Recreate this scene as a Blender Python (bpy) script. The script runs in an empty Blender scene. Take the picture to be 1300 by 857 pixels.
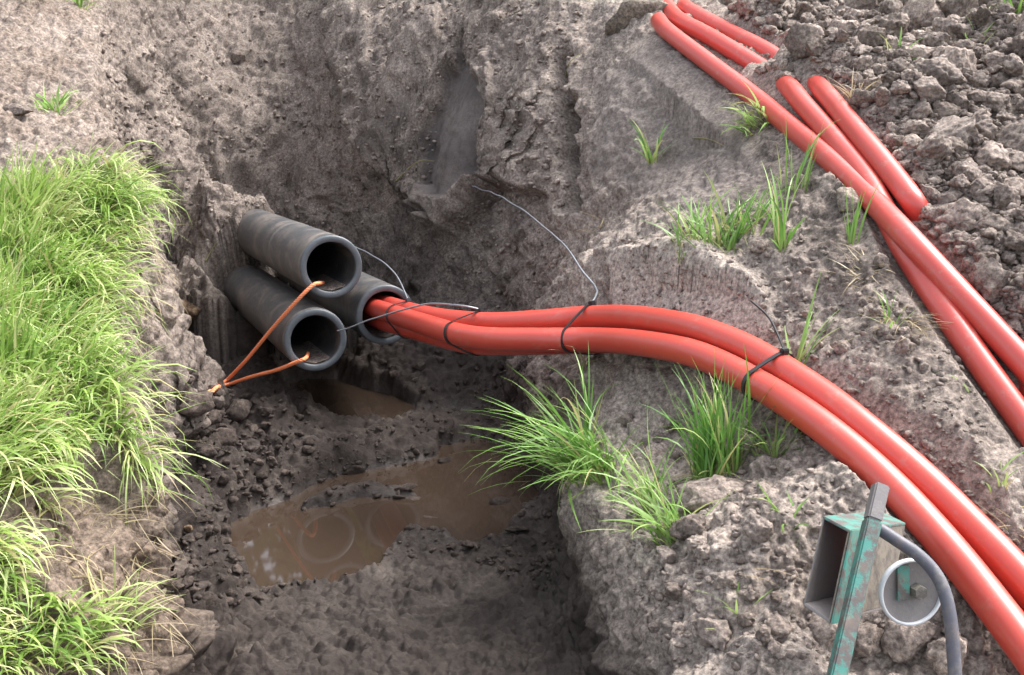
import bpy, bmesh, math, random
import numpy as np
from mathutils import Vector, Matrix, noise as mnoise

random.seed(7)
rng = np.random.default_rng(11)
sc = bpy.context.scene
COL = sc.collection
R = math.radians

# ------------------------------------------------------------------ camera, sky, sun
PITCH = R(16.0); FOC = 1400.0; CAM = np.array([0.0, 0.0, 2.35])
SP, CP = math.sin(PITCH), math.cos(PITCH)
cam_d = bpy.data.cameras.new('camera'); cam = bpy.data.objects.new('camera', cam_d); COL.objects.link(cam)
cam.location = CAM; cam.rotation_euler = (R(90) - PITCH, 0, 0)
cam_d.sensor_width = 36.0; cam_d.lens = 36.0 * FOC / 1300.0
cam_d.clip_start = 0.05; cam_d.clip_end = 2000
cam_d.dof.use_dof = False
sc.camera = cam

SUN_EL, SUN_AZ = R(56), R(62)          # azimuth clockwise from +Y
w = bpy.data.worlds.new('World'); sc.world = w; w.use_nodes = True
nt = w.node_tree; bg = nt.nodes['Background']
sky = nt.nodes.new('ShaderNodeTexSky'); sky.sky_type = 'NISHITA'; sky.sun_disc = False
sky.sun_elevation = SUN_EL; sky.sun_rotation = SUN_AZ
sky.air_density = 1.0; sky.dust_density = 4.0; sky.ozone_density = 1.0
hs = nt.nodes.new('ShaderNodeHueSaturation'); hs.inputs['Saturation'].default_value = 0.35   # overcast: sky far less blue
nt.links.new(sky.outputs[0], hs.inputs['Color']); nt.links.new(hs.outputs[0], bg.inputs[0])
bg.inputs[1].default_value = 0.15
sd_ = bpy.data.lights.new('sun', 'SUN'); sun = bpy.data.objects.new('sun', sd_); COL.objects.link(sun)
sd_.energy = 1.3; sd_.angle = R(26); sd_.color = (1.0, 0.97, 0.93)
sdir = Vector((math.sin(SUN_AZ) * math.cos(SUN_EL), math.cos(SUN_AZ) * math.cos(SUN_EL), math.sin(SUN_EL)))
sun.rotation_euler = sdir.to_track_quat('Z', 'Y').to_euler(); sun.location = (4, 4, 9)
sc.view_settings.view_transform = 'Standard'; sc.view_settings.look = 'None'
sc.view_settings.exposure = 1.80; sc.view_settings.gamma = 1.0; sc.view_settings.use_curve_mapping = False

# ------------------------------------------------------------------ helpers
def U(px, py, d):                       # photograph pixel + distance along the lens axis -> place in the world
    a = (px - 650.0) / FOC; v = (py - 428.5) / FOC
    return np.array([a * d, d * (CP - SP * v), CAM[2] - d * (SP + CP * v)])
def UZ(px, py, z):
    v = (py - 428.5) / FOC
    return U(px, py, (CAM[2] - z) / (SP + CP * v))
def project(P):
    x, y, z = P[..., 0], P[..., 1], P[..., 2] - CAM[2]
    f = y * CP - z * SP; u = y * SP + z * CP
    f = np.maximum(f, 0.05)
    return 650 + FOC * x / f, 428.5 - FOC * u / f, f
def tag(o, label=None, cat=None, group=None, kind=None):
    if label: o['label'] = label
    if cat: o['category'] = cat
    if group: o['group'] = group
    if kind: o['kind'] = kind
    return o
def empty(name, loc, label, cat, group=None):
    o = bpy.data.objects.new(name, None); COL.objects.link(o); o.location = loc
    o.empty_display_size = 0.1
    return tag(o, label, cat, group)
def mesh_np(name, V, F, mat=None, parent=None, smooth=True, loc=None):
    V = np.asarray(V, dtype=np.float32); F = np.asarray(F, dtype=np.int32)
    me = bpy.data.meshes.new(name)
    if loc is not None: V = V - np.asarray(loc, dtype=np.float32)
    n, k = F.shape
    me.vertices.add(len(V)); me.vertices.foreach_set('co', V.ravel())
    me.loops.add(n * k); me.loops.foreach_set('vertex_index', F.ravel())
    me.polygons.add(n)
    me.polygons.foreach_set('loop_start', np.arange(0, n * k, k, dtype=np.int32))
    me.polygons.foreach_set('loop_total', np.full(n, k, dtype=np.int32))
    me.polygons.foreach_set('use_smooth', np.full(n, smooth, dtype=bool))
    me.update(calc_edges=True)
    o = bpy.data.objects.new(name, me); COL.objects.link(o)
    if mat: me.materials.append(mat)
    if loc is not None: o.location = loc
    if parent is not None:
        o.parent = parent
        if loc is None: o.matrix_parent_inverse = Matrix.Translation(parent.location).inverted()
    return o
def fattr(me, name, arr):
    a = me.attributes.new(name, 'FLOAT', 'POINT'); a.data.foreach_set('value', np.asarray(arr, dtype=np.float32).ravel())
def bm_obj(name, bm, mat, parent=None, smooth=True):
    me = bpy.data.meshes.new(name); bm.to_mesh(me); bm.free()
    for p in me.polygons: p.use_smooth = smooth
    o = bpy.data.objects.new(name, me); COL.objects.link(o); me.materials.append(mat)
    if parent is not None:
        o.parent = parent; o.matrix_parent_inverse = Matrix.Translation(parent.location).inverted()
    return o
def sstep(a, b, x):
    t = np.clip((x - a) / (b - a), 0, 1); return t * t * (3 - 2 * t)
def catmull(P, n):
    P = np.asarray(P, float)
    Q = np.vstack([2 * P[0] - P[1], P, 2 * P[-1] - P[-2]])
    out = []
    for i in range(1, len(Q) - 2):
        p0, p1, p2, p3 = Q[i - 1:i + 3]
        t = np.linspace(0, 1, n, endpoint=False)[:, None]
        out.append(0.5 * ((2 * p1) + (-p0 + p2) * t + (2 * p0 - 5 * p1 + 4 * p2 - p3) * t ** 2 + (-p0 + 3 * p1 - 3 * p2 + p3) * t ** 3))
    out.append(P[-1][None]); return np.vstack(out)
def resample(P, n):
    s = np.r_[0, np.cumsum(np.linalg.norm(np.diff(P, axis=0), axis=1))]
    t = np.linspace(0, s[-1], n)
    return np.stack([np.interp(t, s, P[:, k]) for k in range(3)], 1)
def frames(P):
    T = np.gradient(P, axis=0); T /= np.linalg.norm(T, axis=1)[:, None]
    N = np.zeros_like(P); up = np.array([0, 0, 1.0])
    if abs(T[0] @ up) > .9: up = np.array([1.0, 0, 0])
    n = up - (up @ T[0]) * T[0]; n /= np.linalg.norm(n); N[0] = n
    for i in range(1, len(P)):
        n = N[i - 1] - (N[i - 1] @ T[i]) * T[i]; N[i] = n / np.linalg.norm(n)
    return T, N, np.cross(T, N)
def tube(P, r, sides=16, caps=True):
    P = np.asarray(P, float); T, N, B = frames(P)
    r = np.broadcast_to(np.asarray(r, float), (len(P),))
    a = np.linspace(0, 2 * math.pi, sides, endpoint=False)
    V = P[:, None] + r[:, None, None] * (np.cos(a)[None, :, None] * N[:, None] + np.sin(a)[None, :, None] * B[:, None])
    V = V.reshape(-1, 3); n = len(P)
    i, j = np.meshgrid(np.arange(n - 1), np.arange(sides), indexing='ij'); j2 = (j + 1) % sides
    F = np.stack([i * sides + j, i * sides + j2, (i + 1) * sides + j2, (i + 1) * sides + j], -1).reshape(-1, 4)
    if caps:
        c0, c1 = len(V), len(V) + 1
        V = np.vstack([V, P[0], P[-1]])
        jj = np.arange(sides); j2 = (jj + 1) % sides
        F = np.vstack([F, np.stack([jj * 0 + c0, j2, jj, jj * 0 + c0], 1), np.stack([jj * 0 + c1, (n - 1) * sides + jj, (n - 1) * sides + j2, jj * 0 + c1], 1)])
    return V, F
def fix_tris(V, F):                      # degenerate quads (caps) become true triangles through bmesh
    return V, F
def tube_obj(name, P, r, mat, parent=None, sides=16, caps=True):
    V, F = tube(P, r, sides, False)
    bm = bmesh.new(); vs = [bm.verts.new(v) for v in V]
    for f in F: bm.faces.new([vs[k] for k in f])
    if caps:
        n = len(P)
        bm.faces.new([vs[k] for k in reversed(range(sides))]); bm.faces.new([vs[(n - 1) * sides + k] for k in range(sides)])
    bmesh.ops.recalc_face_normals(bm, faces=bm.faces)
    return bm_obj(name, bm, mat, parent)

# ---- noise in numpy
def _h(i, j, k, s=0):
    n = (i.astype(np.int64) * 374761393 + j.astype(np.int64) * 668265263 + k.astype(np.int64) * 2147483647 + s * 974634777) & 0xFFFFFFFF
    n = ((n ^ (n >> 13)) * 1274126177) & 0xFFFFFFFF
    n = ((n ^ (n >> 16)) * 2246822519) & 0xFFFFFFFF
    return (n ^ (n >> 15)) & 0xFFFFFFFF
G = np.array([[1,1,0],[-1,1,0],[1,-1,0],[-1,-1,0],[1,0,1],[-1,0,1],[1,0,-1],[-1,0,-1],[0,1,1],[0,-1,1],[0,1,-1],[0,-1,-1],[1,1,0],[-1,1,0],[0,-1,1],[0,-1,-1]], np.float32)
def perlin(P, freq, seed=0):
    p = P * freq + 31.7 * (seed + 1); i = np.floor(p); f = (p - i).astype(np.float32); i = i.astype(np.int64)
    u = f * f * f * (f * (f * 6 - 15) + 10); r = None
    out = np.zeros(len(P), np.float32)
    for dx in (0, 1):
        wx = u[:, 0] if dx else 1 - u[:, 0]
        for dy in (0, 1):
            wy = u[:, 1] if dy else 1 - u[:, 1]
            for dz in (0, 1):
                wz = u[:, 2] if dz else 1 - u[:, 2]
                g = G[_h(i[:, 0] + dx, i[:, 1] + dy, i[:, 2] + dz, seed) & 15]
                out += wx * wy * wz * (g[:, 0] * (f[:, 0] - dx) + g[:, 1] * (f[:, 1] - dy) + g[:, 2] * (f[:, 2] - dz))
    return out
def clods(P, scale, seed, rmin=.3, rmax=.72, flat=.8):
    """rounded lumps of random size: returns bump height in metres"""
    p = P / scale; i = np.floor(p).astype(np.int64); best = np.zeros(len(P), np.float32)
    for dx in (-1, 0, 1):
        for dy in (-1, 0, 1):
            for dz in (-1, 0, 1):
                c = i + np.array([dx, dy, dz]); h = _h(c[:, 0], c[:, 1], c[:, 2], seed)
                q = np.stack([(h & 1023), ((h >> 10) & 1023), ((h >> 20) & 1023)], 1).astype(np.float32) / 1023.0
                h2 = _h(c[:, 2], c[:, 0], c[:, 1], seed + 5); rr = (h2 & 1023).astype(np.float32) / 1023.0
                r = rmin + (rmax - rmin) * rr * rr
                d2 = ((c + q - p) ** 2).sum(1) / (r * r)
                b = np.sqrt(np.clip(1 - d2, 0, 1)) * r
                best = np.maximum(best, b.astype(np.float32))
    return best * scale * flat

# ------------------------------------------------------------------ materials
def material(name):
    m = bpy.data.materials.new(name); m.use_nodes = True
    return m, m.node_tree, m.node_tree.nodes['Principled BSDF']
def node(t, typ, **kw):
    n = t.nodes.new(typ)
    for k, v in kw.items():
        if k in n.inputs: n.inputs[k].default_value = v
        else: setattr(n, k, v)
    return n
def ramp(t, fac, stops):
    r = t.nodes.new('ShaderNodeValToRGB'); e = r.color_ramp.elements
    while len(e) < len(stops): e.new(0.5)
    for el, (pos, c) in zip(e, stops): el.position = pos; el.color = (*c, 1)
    if fac is not None: t.links.new(fac, r.inputs[0])
    return r
def mix(t, fac, a, b, mode='MIX'):
    n = t.nodes.new('ShaderNodeMix'); n.data_type = 'RGBA'; n.blend_type = mode
    for s, v in ((n.inputs[0], fac), (n.inputs[6], a), (n.inputs[7], b)):
        if hasattr(v, 'links') or hasattr(v, 'is_linked'): t.links.new(v, s)
        elif isinstance(v, (int, float)): s.default_value = v
        else: s.default_value = (*v, 1)
    return n.outputs[2]
def noisef(t, scale, detail=6, rough=.6, coord=None, dist=0):
    n = node(t, 'ShaderNodeTexNoise', Scale=scale, Detail=detail, Roughness=rough, Distortion=dist)
    if coord is None:
        g = t.nodes.get('GEO') or t.nodes.new('ShaderNodeNewGeometry'); g.name = 'GEO'; coord = g.outputs['Position']
    t.links.new(coord, n.inputs['Vector']); return n.outputs[0]
def attrf(t, name):
    a = t.nodes.new('ShaderNodeAttribute'); a.attribute_name = name; return a.outputs['Fac']
def mathn(t, op, a, b=0.0):
    n = t.nodes.new('ShaderNodeMath'); n.operation = op
    for s, v in ((n.inputs[0], a), (n.inputs[1], b)):
        if isinstance(v, (int, float)): s.default_value = v
        else: t.links.new(v, s)
    return n.outputs[0]
def bump(t, bs, chain):
    prev = None
    for h, strength, dist in chain:
        b = node(t, 'ShaderNodeBump', Strength=strength, Distance=dist); t.links.new(h, b.inputs['Height'])
        if prev: t.links.new(prev, b.inputs['Normal'])
        prev = b.outputs[0]
    t.links.new(prev, bs.inputs['Normal'])

DRY = (.43, .37, .325); MID = (.265, .224, .198); DARK = (.047, .038, .034)
def soil_material(name, use_attr=True, base=MID, light=DRY, dark=DARK, tone=True):
    m, t, b = material(name)
    big = noisef(t, 2.2, 5, .6); fine = noisef(t, 55, 8, .72); med = noisef(t, 14, 6, .65)
    c = ramp(t, big, [(.32, tuple(.72 * x for x in base)), (.5, base), (.7, tuple(.5 * (x + y) for x, y in zip(base, light)))]).outputs[0]
    grain = ramp(t, fine, [(.34, (.34, .32, .31)), (.5, (.92, .92, .92)), (.66, (1.68, 1.65, 1.6))]).outputs[0]
    c = mix(t, 1.0, c, grain, 'MULTIPLY')
    lump = ramp(t, med, [(.35, (.78, .76, .75)), (.62, (1.15, 1.14, 1.12))]).outputs[0]
    c = mix(t, 1.0, c, lump, 'MULTIPLY')
    b.inputs['Roughness'].default_value = .92
    b.inputs['Specular IOR Level'].default_value = .25
    if use_attr:
        wet, dry, clay = attrf(t, 'wet'), attrf(t, 'dry'), attrf(t, 'clay')  # wet: damp soil, plus shade painted on the upper pit wall
        lt = mix(t, 1.0, mix(t, big, tuple(.85 * x for x in light), light), grain, 'MULTIPLY')
        c = mix(t, dry, c, lt)
        mp_ = t.nodes.new('ShaderNodeMapping'); mp_.inputs['Scale'].default_value = (4, 4, 2.2); t.links.new(t.nodes['GEO'].outputs['Position'], mp_.inputs[0])
        st = noisef(t, 2.2, 7, .65, mp_.outputs[0])
        cl = mix(t, ramp(t, st, [(.42, (0, 0, 0)), (.58, (1, 1, 1))]).outputs[0], (.12, .104, .10), (.165, .145, .14))
        c = mix(t, clay, c, cl)
        br = mix(t, 1.0, (.20, .152, .118), grain, 'MULTIPLY')
        c = mix(t, attrf(t, 'brown'), c, br)
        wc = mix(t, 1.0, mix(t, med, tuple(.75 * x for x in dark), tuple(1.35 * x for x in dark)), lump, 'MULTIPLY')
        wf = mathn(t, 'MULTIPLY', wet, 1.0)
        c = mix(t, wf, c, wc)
        rr = mathn(t, 'SUBTRACT', .94, mathn(t, 'MULTIPLY', wet, mathn(t, 'ADD', .08, mathn(t, 'MULTIPLY', med, .5))))
        rr = mathn(t, 'SUBTRACT', rr, mathn(t, 'MULTIPLY', attrf(t, 'slick'), .30))
        t.links.new(rr, b.inputs['Roughness'])
        sp = mathn(t, 'ADD', mathn(t, 'SUBTRACT', .2, mathn(t, 'MULTIPLY', wet, .08)), mathn(t, 'MULTIPLY', attrf(t, 'slick'), .35)); t.links.new(sp, b.inputs['Specular IOR Level'])
    if not use_attr and tone:
        oi = t.nodes.new('ShaderNodeObjectInfo'); k = ramp(t, oi.outputs['Random'], [(0, (.62, .60, .58)), (.5, (1, 1, 1)), (1, (1.3, 1.28, 1.26))]).outputs[0]
        c = mix(t, 1.0, c, k, 'MULTIPLY')
    t.links.new(c, b.inputs['Base Color'])
    bump(t, b, [(noisef(t, 22, 8, .72), .8, .024), (noisef(t, 90, 6, .7), .7, .006)])
    return m
M_SOIL = soil_material('soil')
M_CLOD = soil_material('clod_soil', False, base=(.27, .227, .202), light=DRY); M_CRUMB = soil_material('crumb_soil', False, base=(.27, .227, .202), light=DRY, tone=False); M_CRUMB_WET = soil_material('wet_crumb', False, base=(.072, .057, .050), light=(.11, .09, .08), tone=False)
M_CLOD_WET = soil_material('wet_clod', False, base=(.072, .057, .050), light=(.11, .09, .08))
M_CLOD_PALE = soil_material('pale_clod', False, base=(.36, .31, .265), light=(.45, .39, .33))
M_CLOD_BROWN = soil_material('brown_clod', False, base=(.21, .145, .095), light=(.29, .21, .14))

m, t, b = material('muddy_water'); M_WATER = m
c = mix(t, noisef(t, 3, 3, .5), (.040, .027, .019), (.056, .039, .029)); t.links.new(c, b.inputs['Base Color'])
b.inputs['Roughness'].default_value = .035; b.inputs['IOR'].default_value = 1.4; b.inputs['Specular IOR Level'].default_value = 1.0
bump(t, b, [(noisef(t, 5, 2, .5), .004, .02)])

def plastic_red(name, base, dust):
    m, t, b = material(name)
    d = noisef(t, 13, 9, .78); f = noisef(t, 130, 5, .65)
    c = mix(t, noisef(t, 3, 3), base, tuple(min(1, x * 1.1 + .004) for x in base))
    dm = ramp(t, d, [(.55, (0, 0, 0)), (.82, (dust,) * 3)]).outputs[0]
    c = mix(t, dm, c, (.36, .25, .21))
    sp = ramp(t, f, [(.60, (0, 0, 0)), (.68, (.9, .9, .9))]).outputs[0]
    c = mix(t, mix(t, 1.0, sp, d, 'MULTIPLY'), c, (.16, .10, .08))
    t.links.new(c, b.inputs['Base Color'])
    rr = mathn(t, 'ADD', .30, mathn(t, 'MULTIPLY', d, .22)); t.links.new(rr, b.inputs['Roughness'])
    b.inputs['Specular IOR Level'].default_value = .7; b.inputs['Coat Weight'].default_value = .25; b.inputs['Coat Roughness'].default_value = .28
    bump(t, b, [(f, .08, .002)])
    return m
M_RED = plastic_red('red_plastic', (.46, .044, .026), .5)
M_RED_DUSTY = plastic_red('dusty_red_plastic', (.46, .048, .034), .9)

m, t, b = material('black_plastic'); M_BLACK = m
d = noisef(t, 5, 8, .72, dist=.6); f = noisef(t, 40, 8, .75)
c = mix(t, ramp(t, f, [(.4, (0, 0, 0)), (.75, (1, 1, 1))]).outputs[0], (.040, .042, .047), (.10, .10, .102))
c = mix(t, ramp(t, d, [(.47, (0, 0, 0)), (.66, (.85, .85, .85))]).outputs[0], c, (.185, .155, .132))
t.links.new(c, b.inputs['Base Color'])
t.links.new(mathn(t, 'ADD', .34, mathn(t, 'MULTIPLY', d, .4)), b.inputs['Roughness'])
b.inputs['Specular IOR Level'].default_value = .55
bump(t, b, [(f, .15, .004)])
m, t, b = material('cut_plastic'); M_CUT = m
c = mix(t, noisef(t, 24, 6, .7), (.042, .054, .068), (.13, .142, .15)); t.links.new(c, b.inputs['Base Color'])
b.inputs['Roughness'].default_value = .45
m, t, b = material('scuff_plastic'); M_SCUFF = m
c = mix(t, noisef(t, 30, 6, .7), (.07, .07, .07), (.22, .20, .18)); t.links.new(c, b.inputs['Base Color']); b.inputs['Roughness'].default_value = .7
m, t, b = material('tie_black'); M_TIE = m
b.inputs['Base Color'].default_value = (.016, .016, .018, 1); b.inputs['Roughness'].default_value = .42
m, t, b = material('tie_tail'); M_TAIL = m
c = mix(t, noisef(t, 20, 3), (.10, .11, .13), (.34, .36, .39)); t.links.new(c, b.inputs['Base Color']); b.inputs['Roughness'].default_value = .3
m, t, b = material('orange_rope'); M_ROPE = m
c = mix(t, noisef(t, 60, 5, .7), (.90, .21, .07), (.95, .38, .19)); t.links.new(c, b.inputs['Base Color']); b.inputs['Roughness'].default_value = .65
bump(t, b, [(noisef(t, 260, 3), .4, .003)])

def worn_metal(name, paint, bare, lo, hi):
    m, t, b = material(name)
    d = noisef(t, 22, 9, .72); f = noisef(t, 90, 5, .7)
    metal = mix(t, f, bare, tuple(x * .55 for x in bare)); 
    mk = ramp(t, d, [(lo, (0, 0, 0)), (hi, (1, 1, 1))]).outputs[0]
    c = mix(t, mk, paint, metal)
    c = mix(t, ramp(t, noisef(t, 10, 6, .7), [(.52, (0, 0, 0)), (.75, (.7, .7, .7))]).outputs[0], c, (.22, .16, .12))
    t.links.new(c, b.inputs['Base Color']); t.links.new(mathn(t, 'ADD', .35, mathn(t, 'MULTIPLY', d, .4)), b.inputs['Roughness'])
    bump(t, b, [(mk, .3, .002), (f, .2, .002)])
    return m
M_GREEN = worn_metal('worn_green_paint', (.045, .20, .165), (.12, .10, .095), .46, .56)
M_STEEL = worn_metal('worn_steel', (.17, .155, .155), (.24, .22, .21), .45, .6)
M_DKSTEEL = worn_metal('dark_steel', (.085, .085, .105), (.20, .19, .19), .5, .66)
M_RUST = worn_metal('muddy_plate', (.20, .185, .15), (.11, .10, .09), .42, .62)
m, t, b = material('grey_rubber_rim'); M_RIM = m
c = mix(t, noisef(t, 30, 4), (.42, .44, .46), (.62, .64, .66)); t.links.new(c, b.inputs['Base Color']); b.inputs['Roughness'].default_value = .4

def grass_material(name, cols, dry=(.42, .36, .17)):
    m, t, b = material(name)
    tint, along = attrf(t, 'tint'), attrf(t, 'along')
    c = ramp(t, tint, [(0, cols[0]), (.4, cols[1]), (.75, cols[2]), (1, dry)]).outputs[0]
    c = mix(t, ramp(t, along, [(0, (.6, .6, .6)), (.28, (0, 0, 0))]).outputs[0], c, (.30, .30, .12))
    t.links.new(c, b.inputs['Base Color']); b.inputs['Roughness'].default_value = .42
    b.inputs['Specular IOR Level'].default_value = .45
    tr = node(t, 'ShaderNodeBsdfTranslucent'); t.links.new(c, tr.inputs['Color'])
    mx = t.nodes.new('ShaderNodeMixShader'); mx.inputs[0].default_value = .35
    t.links.new(b.outputs[0], mx.inputs[1]); t.links.new(tr.outputs[0], mx.inputs[2])
    t.links.new(mx.outputs[0], t.nodes['Material Output'].inputs['Surface'])
    return m
M_GRASS = grass_material('grass_blades', [(.15, .27, .05), (.33, .47, .11), (.58, .65, .32)])
M_GRASS_DK = grass_material('tuft_blades', [(.09, .22, .04), (.19, .36, .07), (.36, .52, .17)])
M_STRAW = grass_material('straw', [(.34, .27, .16), (.42, .34, .21), (.50, .42, .28)], (.30, .22, .12))

# ------------------------------------------------------------------ ground: control points -> floor, left bank, right bank
class TPS:
    def __init__(s, P, lam=.002):
        P = np.asarray(P, float); s.c = P[:, :2]; n = len(P)
        K = s.k(s.c) + lam * np.eye(n)
        A = np.zeros((n + 3, n + 3)); A[:n, :n] = K; A[:n, n] = 1; A[:n, n + 1:] = s.c
        A[n:, :n] = A[:n, n:].T
        s.w = np.linalg.solve(A, np.r_[P[:, 2], 0, 0, 0])
    def k(s, X):
        d2 = ((X[:, None] - s.c[None]) ** 2).sum(-1); return .5 * d2 * np.log(d2 + 1e-12)
    def __call__(s, X):
        out = np.empty(len(X))
        for i in range(0, len(X), 60000):
            Y = X[i:i + 60000]; out[i:i + 60000] = s.k(Y) @ s.w[:-3] + s.w[-3] + Y @ s.w[-2:]
        return out

FLOOR = [  # (px, py, 'z' height or 'd' distance)
 (420,690,'z',0),(560,640,'z',0),(500,760,'z',.04),(640,740,'z',.05),(300,760,'z',.10),(500,880,'z',.05),(350,900,'z',.10),(680,900,'z',.05),
 (650,800,'z',.05),(690,690,'z',.05),(700,640,'z',.06),(700,570,'z',.08),(650,520,'z',.10),(560,540,'z',.07),(470,560,'z',.05),(380,580,'z',.08),
 (300,600,'z',.10),(250,650,'z',.16),(300,690,'z',.03),(240,560,'z',.20),(300,520,'z',.18),(250,500,'z',.14),(440,505,'z',-.01),(500,515,'z',.0),(350,500,'z',.09),
 (560,480,'z',.12),(620,460,'z',.22),(690,480,'z',.32),(720,520,'z',.3),(640,410,'d',7.1),(700,420,'d',6.7),(720,385,'d',6.5),
 (220,440,'z',.16),(230,390,'z',.24),(190,350,'d',7.2),(260,340,'z',.28),(285,310,'z',.42),(300,330,'z',.38),(330,420,'z',.12),(300,460,'z',.06),
 (420,300,'z',.62),(480,330,'z',.52),(560,350,'d',7.9),(620,360,'d',7.45),(520,420,'z',.32),(450,450,'z',.06),
 (180,300,'d',6.9),(160,210,'d',7.1),(250,250,'d',8.3),(150,120,'d',7.6),(200,100,'d',9.0),(150,20,'d',8.8),(200,0,'d',10.),
 (300,300,'d',9.3),(400,230,'d',9.6),(300,200,'d',9.9),(300,100,'d',10.5),(300,0,'d',11.2),(450,0,'d',10.6),(550,0,'d',9.7),
 (400,150,'d',10.1),(440,90,'d',9.7),(460,40,'d',9.9),(520,150,'d',8.5),(470,180,'d',9.2),(520,230,'d',8.6),(600,190,'d',7.75),(590,240,'d',7.8),(480,270,'d',8.9),(560,290,'d',8.15),
 (640,300,'d',7.3),(640,200,'d',7.6),(640,100,'d',7.85),(640,20,'d',8.3),(560,70,'d',8.8),(690,300,'d',6.95),(690,200,'d',7.2),(690,100,'d',7.4),(700,20,'d',7.9),
 (300,-120,'d',13),(550,-120,'d',11.5),(700,-100,'d',9.6),(100,-120,'d',12.),
]
LEFT = [
 (-60,860,'z',.62),(30,800,'z',.68),(30,700,'d',3.3),(60,640,'d',3.55),(140,590,'d',3.95),(210,600,'d',4.0),(205,540,'d',4.2),(185,420,'d',4.7),(205,300,'d',5.2),(190,210,'d',5.6),
 (120,160,'d',6.0),(95,100,'d',6.6),(92,40,'d',7.4),(85,0,'d',8.0),(50,400,'d',4.4),(50,500,'d',3.9),(50,600,'d',3.55),(50,300,'d',4.9),(50,220,'d',5.4),(40,150,'d',5.9),(30,80,'d',6.6),(30,0,'d',7.6),
 (-100,400,'d',4.3),(-100,600,'d',3.5),(-150,200,'d',5.5),(-150,0,'d',7.6),(-400,500,'d',3.9),(-400,200,'d',5.6),(-150,800,'d',2.9),(-400,0,'d',7.8),(80,-120,'d',11.),(-300,-120,'d',11.),
]
RIGHT = [
 (950,950,'z',.48),(880,857,'z',.5),(820,768,'d',3.6),(775,680,'d',4.0),(745,590,'d',4.5),(765,520,'d',4.8),(785,475,'d',4.95),(775,395,'d',5.35),(735,320,'d',6.2),(724,220,'d',6.6),(737,120,'d',6.9),(760,20,'d',7.2),
 (860,640,'d',4.0),(900,700,'d',3.5),(850,560,'d',4.35),(850,500,'d',4.5),(930,560,'d',4.1),(1000,600,'d',3.72),(1000,700,'d',3.35),(1060,800,'z',.60),(1150,800,'z',.60),(1280,800,'z',.58),(1400,800,'z',.62),(1200,950,'z',.5),(1050,950,'z',.48),
 (1200,560,'d',3.5),(1250,640,'d',3.25),(1130,520,'d',3.75),(1050,440,'d',4.1),(1000,400,'d',4.4),(1100,390,'d',4.15),(1180,440,'d',3.95),(1230,480,'d',3.85),
 (870,390,'d',4.85),(800,340,'d',5.2),(850,325,'d',5.05),(920,340,'d',4.75),(960,390,'d',4.5),(800,280,'d',5.7),(850,240,'d',5.7),(780,150,'d',6.4),(800,70,'d',6.75),(830,30,'d',6.8),(900,160,'d',6.0),(900,90,'d',6.3),
 (930,280,'d',5.0),(1000,260,'d',4.9),(1050,230,'d',4.85),(960,200,'d',5.4),(1080,300,'d',4.55),
 (860,45,'d',6.62),(960,125,'d',5.8),(1050,195,'d',5.06),(1150,290,'d',4.4),(1250,420,'d',4.06),(1300,520,'d',3.87),
 (1000,60,'d',6.0),(1100,130,'d',5.2),(1200,260,'d',4.5),(1300,360,'d',4.15),(1300,250,'d',4.6),(1200,130,'d',5.3),(1300,100,'d',5.4),(1100,30,'d',6.2),(1250,20,'d',6.1),(950,0,'d',7.0),(1400,500,'d',3.8),(1600,300,'d',4.4),(1600,50,'d',5.8),
 (1000,-100,'d',8.5),(1300,-100,'d',8.),(1700,-100,'d',8.),(800,-80,'d',8.6),
]
def ctrl(L, far=()):
    out = []
    for px, py, k, v in L:
        out.append(UZ(px, py, v) if k == 'z' else U(px, py, v))
    return np.vstack(out + [np.array(f, float) for f in far])
far = [(x, y, 3.3) for x in (-14, -5, 0, 5, 14) for y in (16, 24)]
fFloor = TPS(ctrl(FLOOR, far + [(-1.2, 1.5, .1), (.3, 1.5, .05), (-1.2, 0, .1), (.3, 0, .05)]))
fLeft = TPS(ctrl(LEFT, far + [(-6, 0, .8), (-2, 0, .6), (-6, 6, 2.2)]))
fRight = TPS(ctrl(RIGHT, far + [(6, 0, .6), (1, 0, .5), (6, 6, 2.2)]))

def line(L):
    return np.array([[*(U(px, py, d)[:2]), wd] for px, py, d, wd in L])
LIP_R = line([(1050,1250,2.1,.16),(950,960,2.85,.15),(880,857,3.2,.15),(820,768,3.6,.14),(775,680,4.0,.12),(745,590,4.5,.12),(765,520,4.8,.16),(785,475,4.95,.22),(775,395,5.35,.4),(735,320,6.2,.42),(724,220,6.6,.45),(737,120,6.9,.45),(760,20,7.2,.5),(790,-80,8.6,1.),(800,-110,14,2.)])
LIP_L = line([(-250,1100,2.3,.5),(-70,860,2.9,.55),(15,700,3.3,.65),(45,640,3.55,.6),(130,580,3.95,.36),(172,575,4.05,.16),(156,540,4.2,.14),(116,420,4.7,.2),(134,300,5.2,.34),(145,210,5.6,.5),(120,160,6.0,.3),(95,100,6.6,.35),(92,40,7.4,.4),(85,0,8.0,.6),(80,-120,11,1.)])
def lipdist(L, X, side):
    """signed distance to the lip (positive on the bank) and the wall width there"""
    best = np.full(len(X), 1e9); sgn = np.ones(len(X)); wd = np.ones(len(X))
    for i in range(len(L) - 1):
        a, b_ = L[i, :2], L[i + 1, :2]; ab = b_ - a
        t = np.clip(((X - a) @ ab) / (ab @ ab), 0, 1)
        q = X - (a + t[:, None] * ab); d = np.sqrt((q ** 2).sum(1))
        cr = ab[0] * q[:, 1] - ab[1] * q[:, 0]
        mk = d < best - 1e-9
        best[mk] = d[mk]; sgn[mk] = np.sign(cr[mk]); wd[mk] = (L[i, 2] + t * (L[i + 1, 2] - L[i, 2]))[mk]
    return best * sgn * (-1 if side == 'R' else 1), wd

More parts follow.
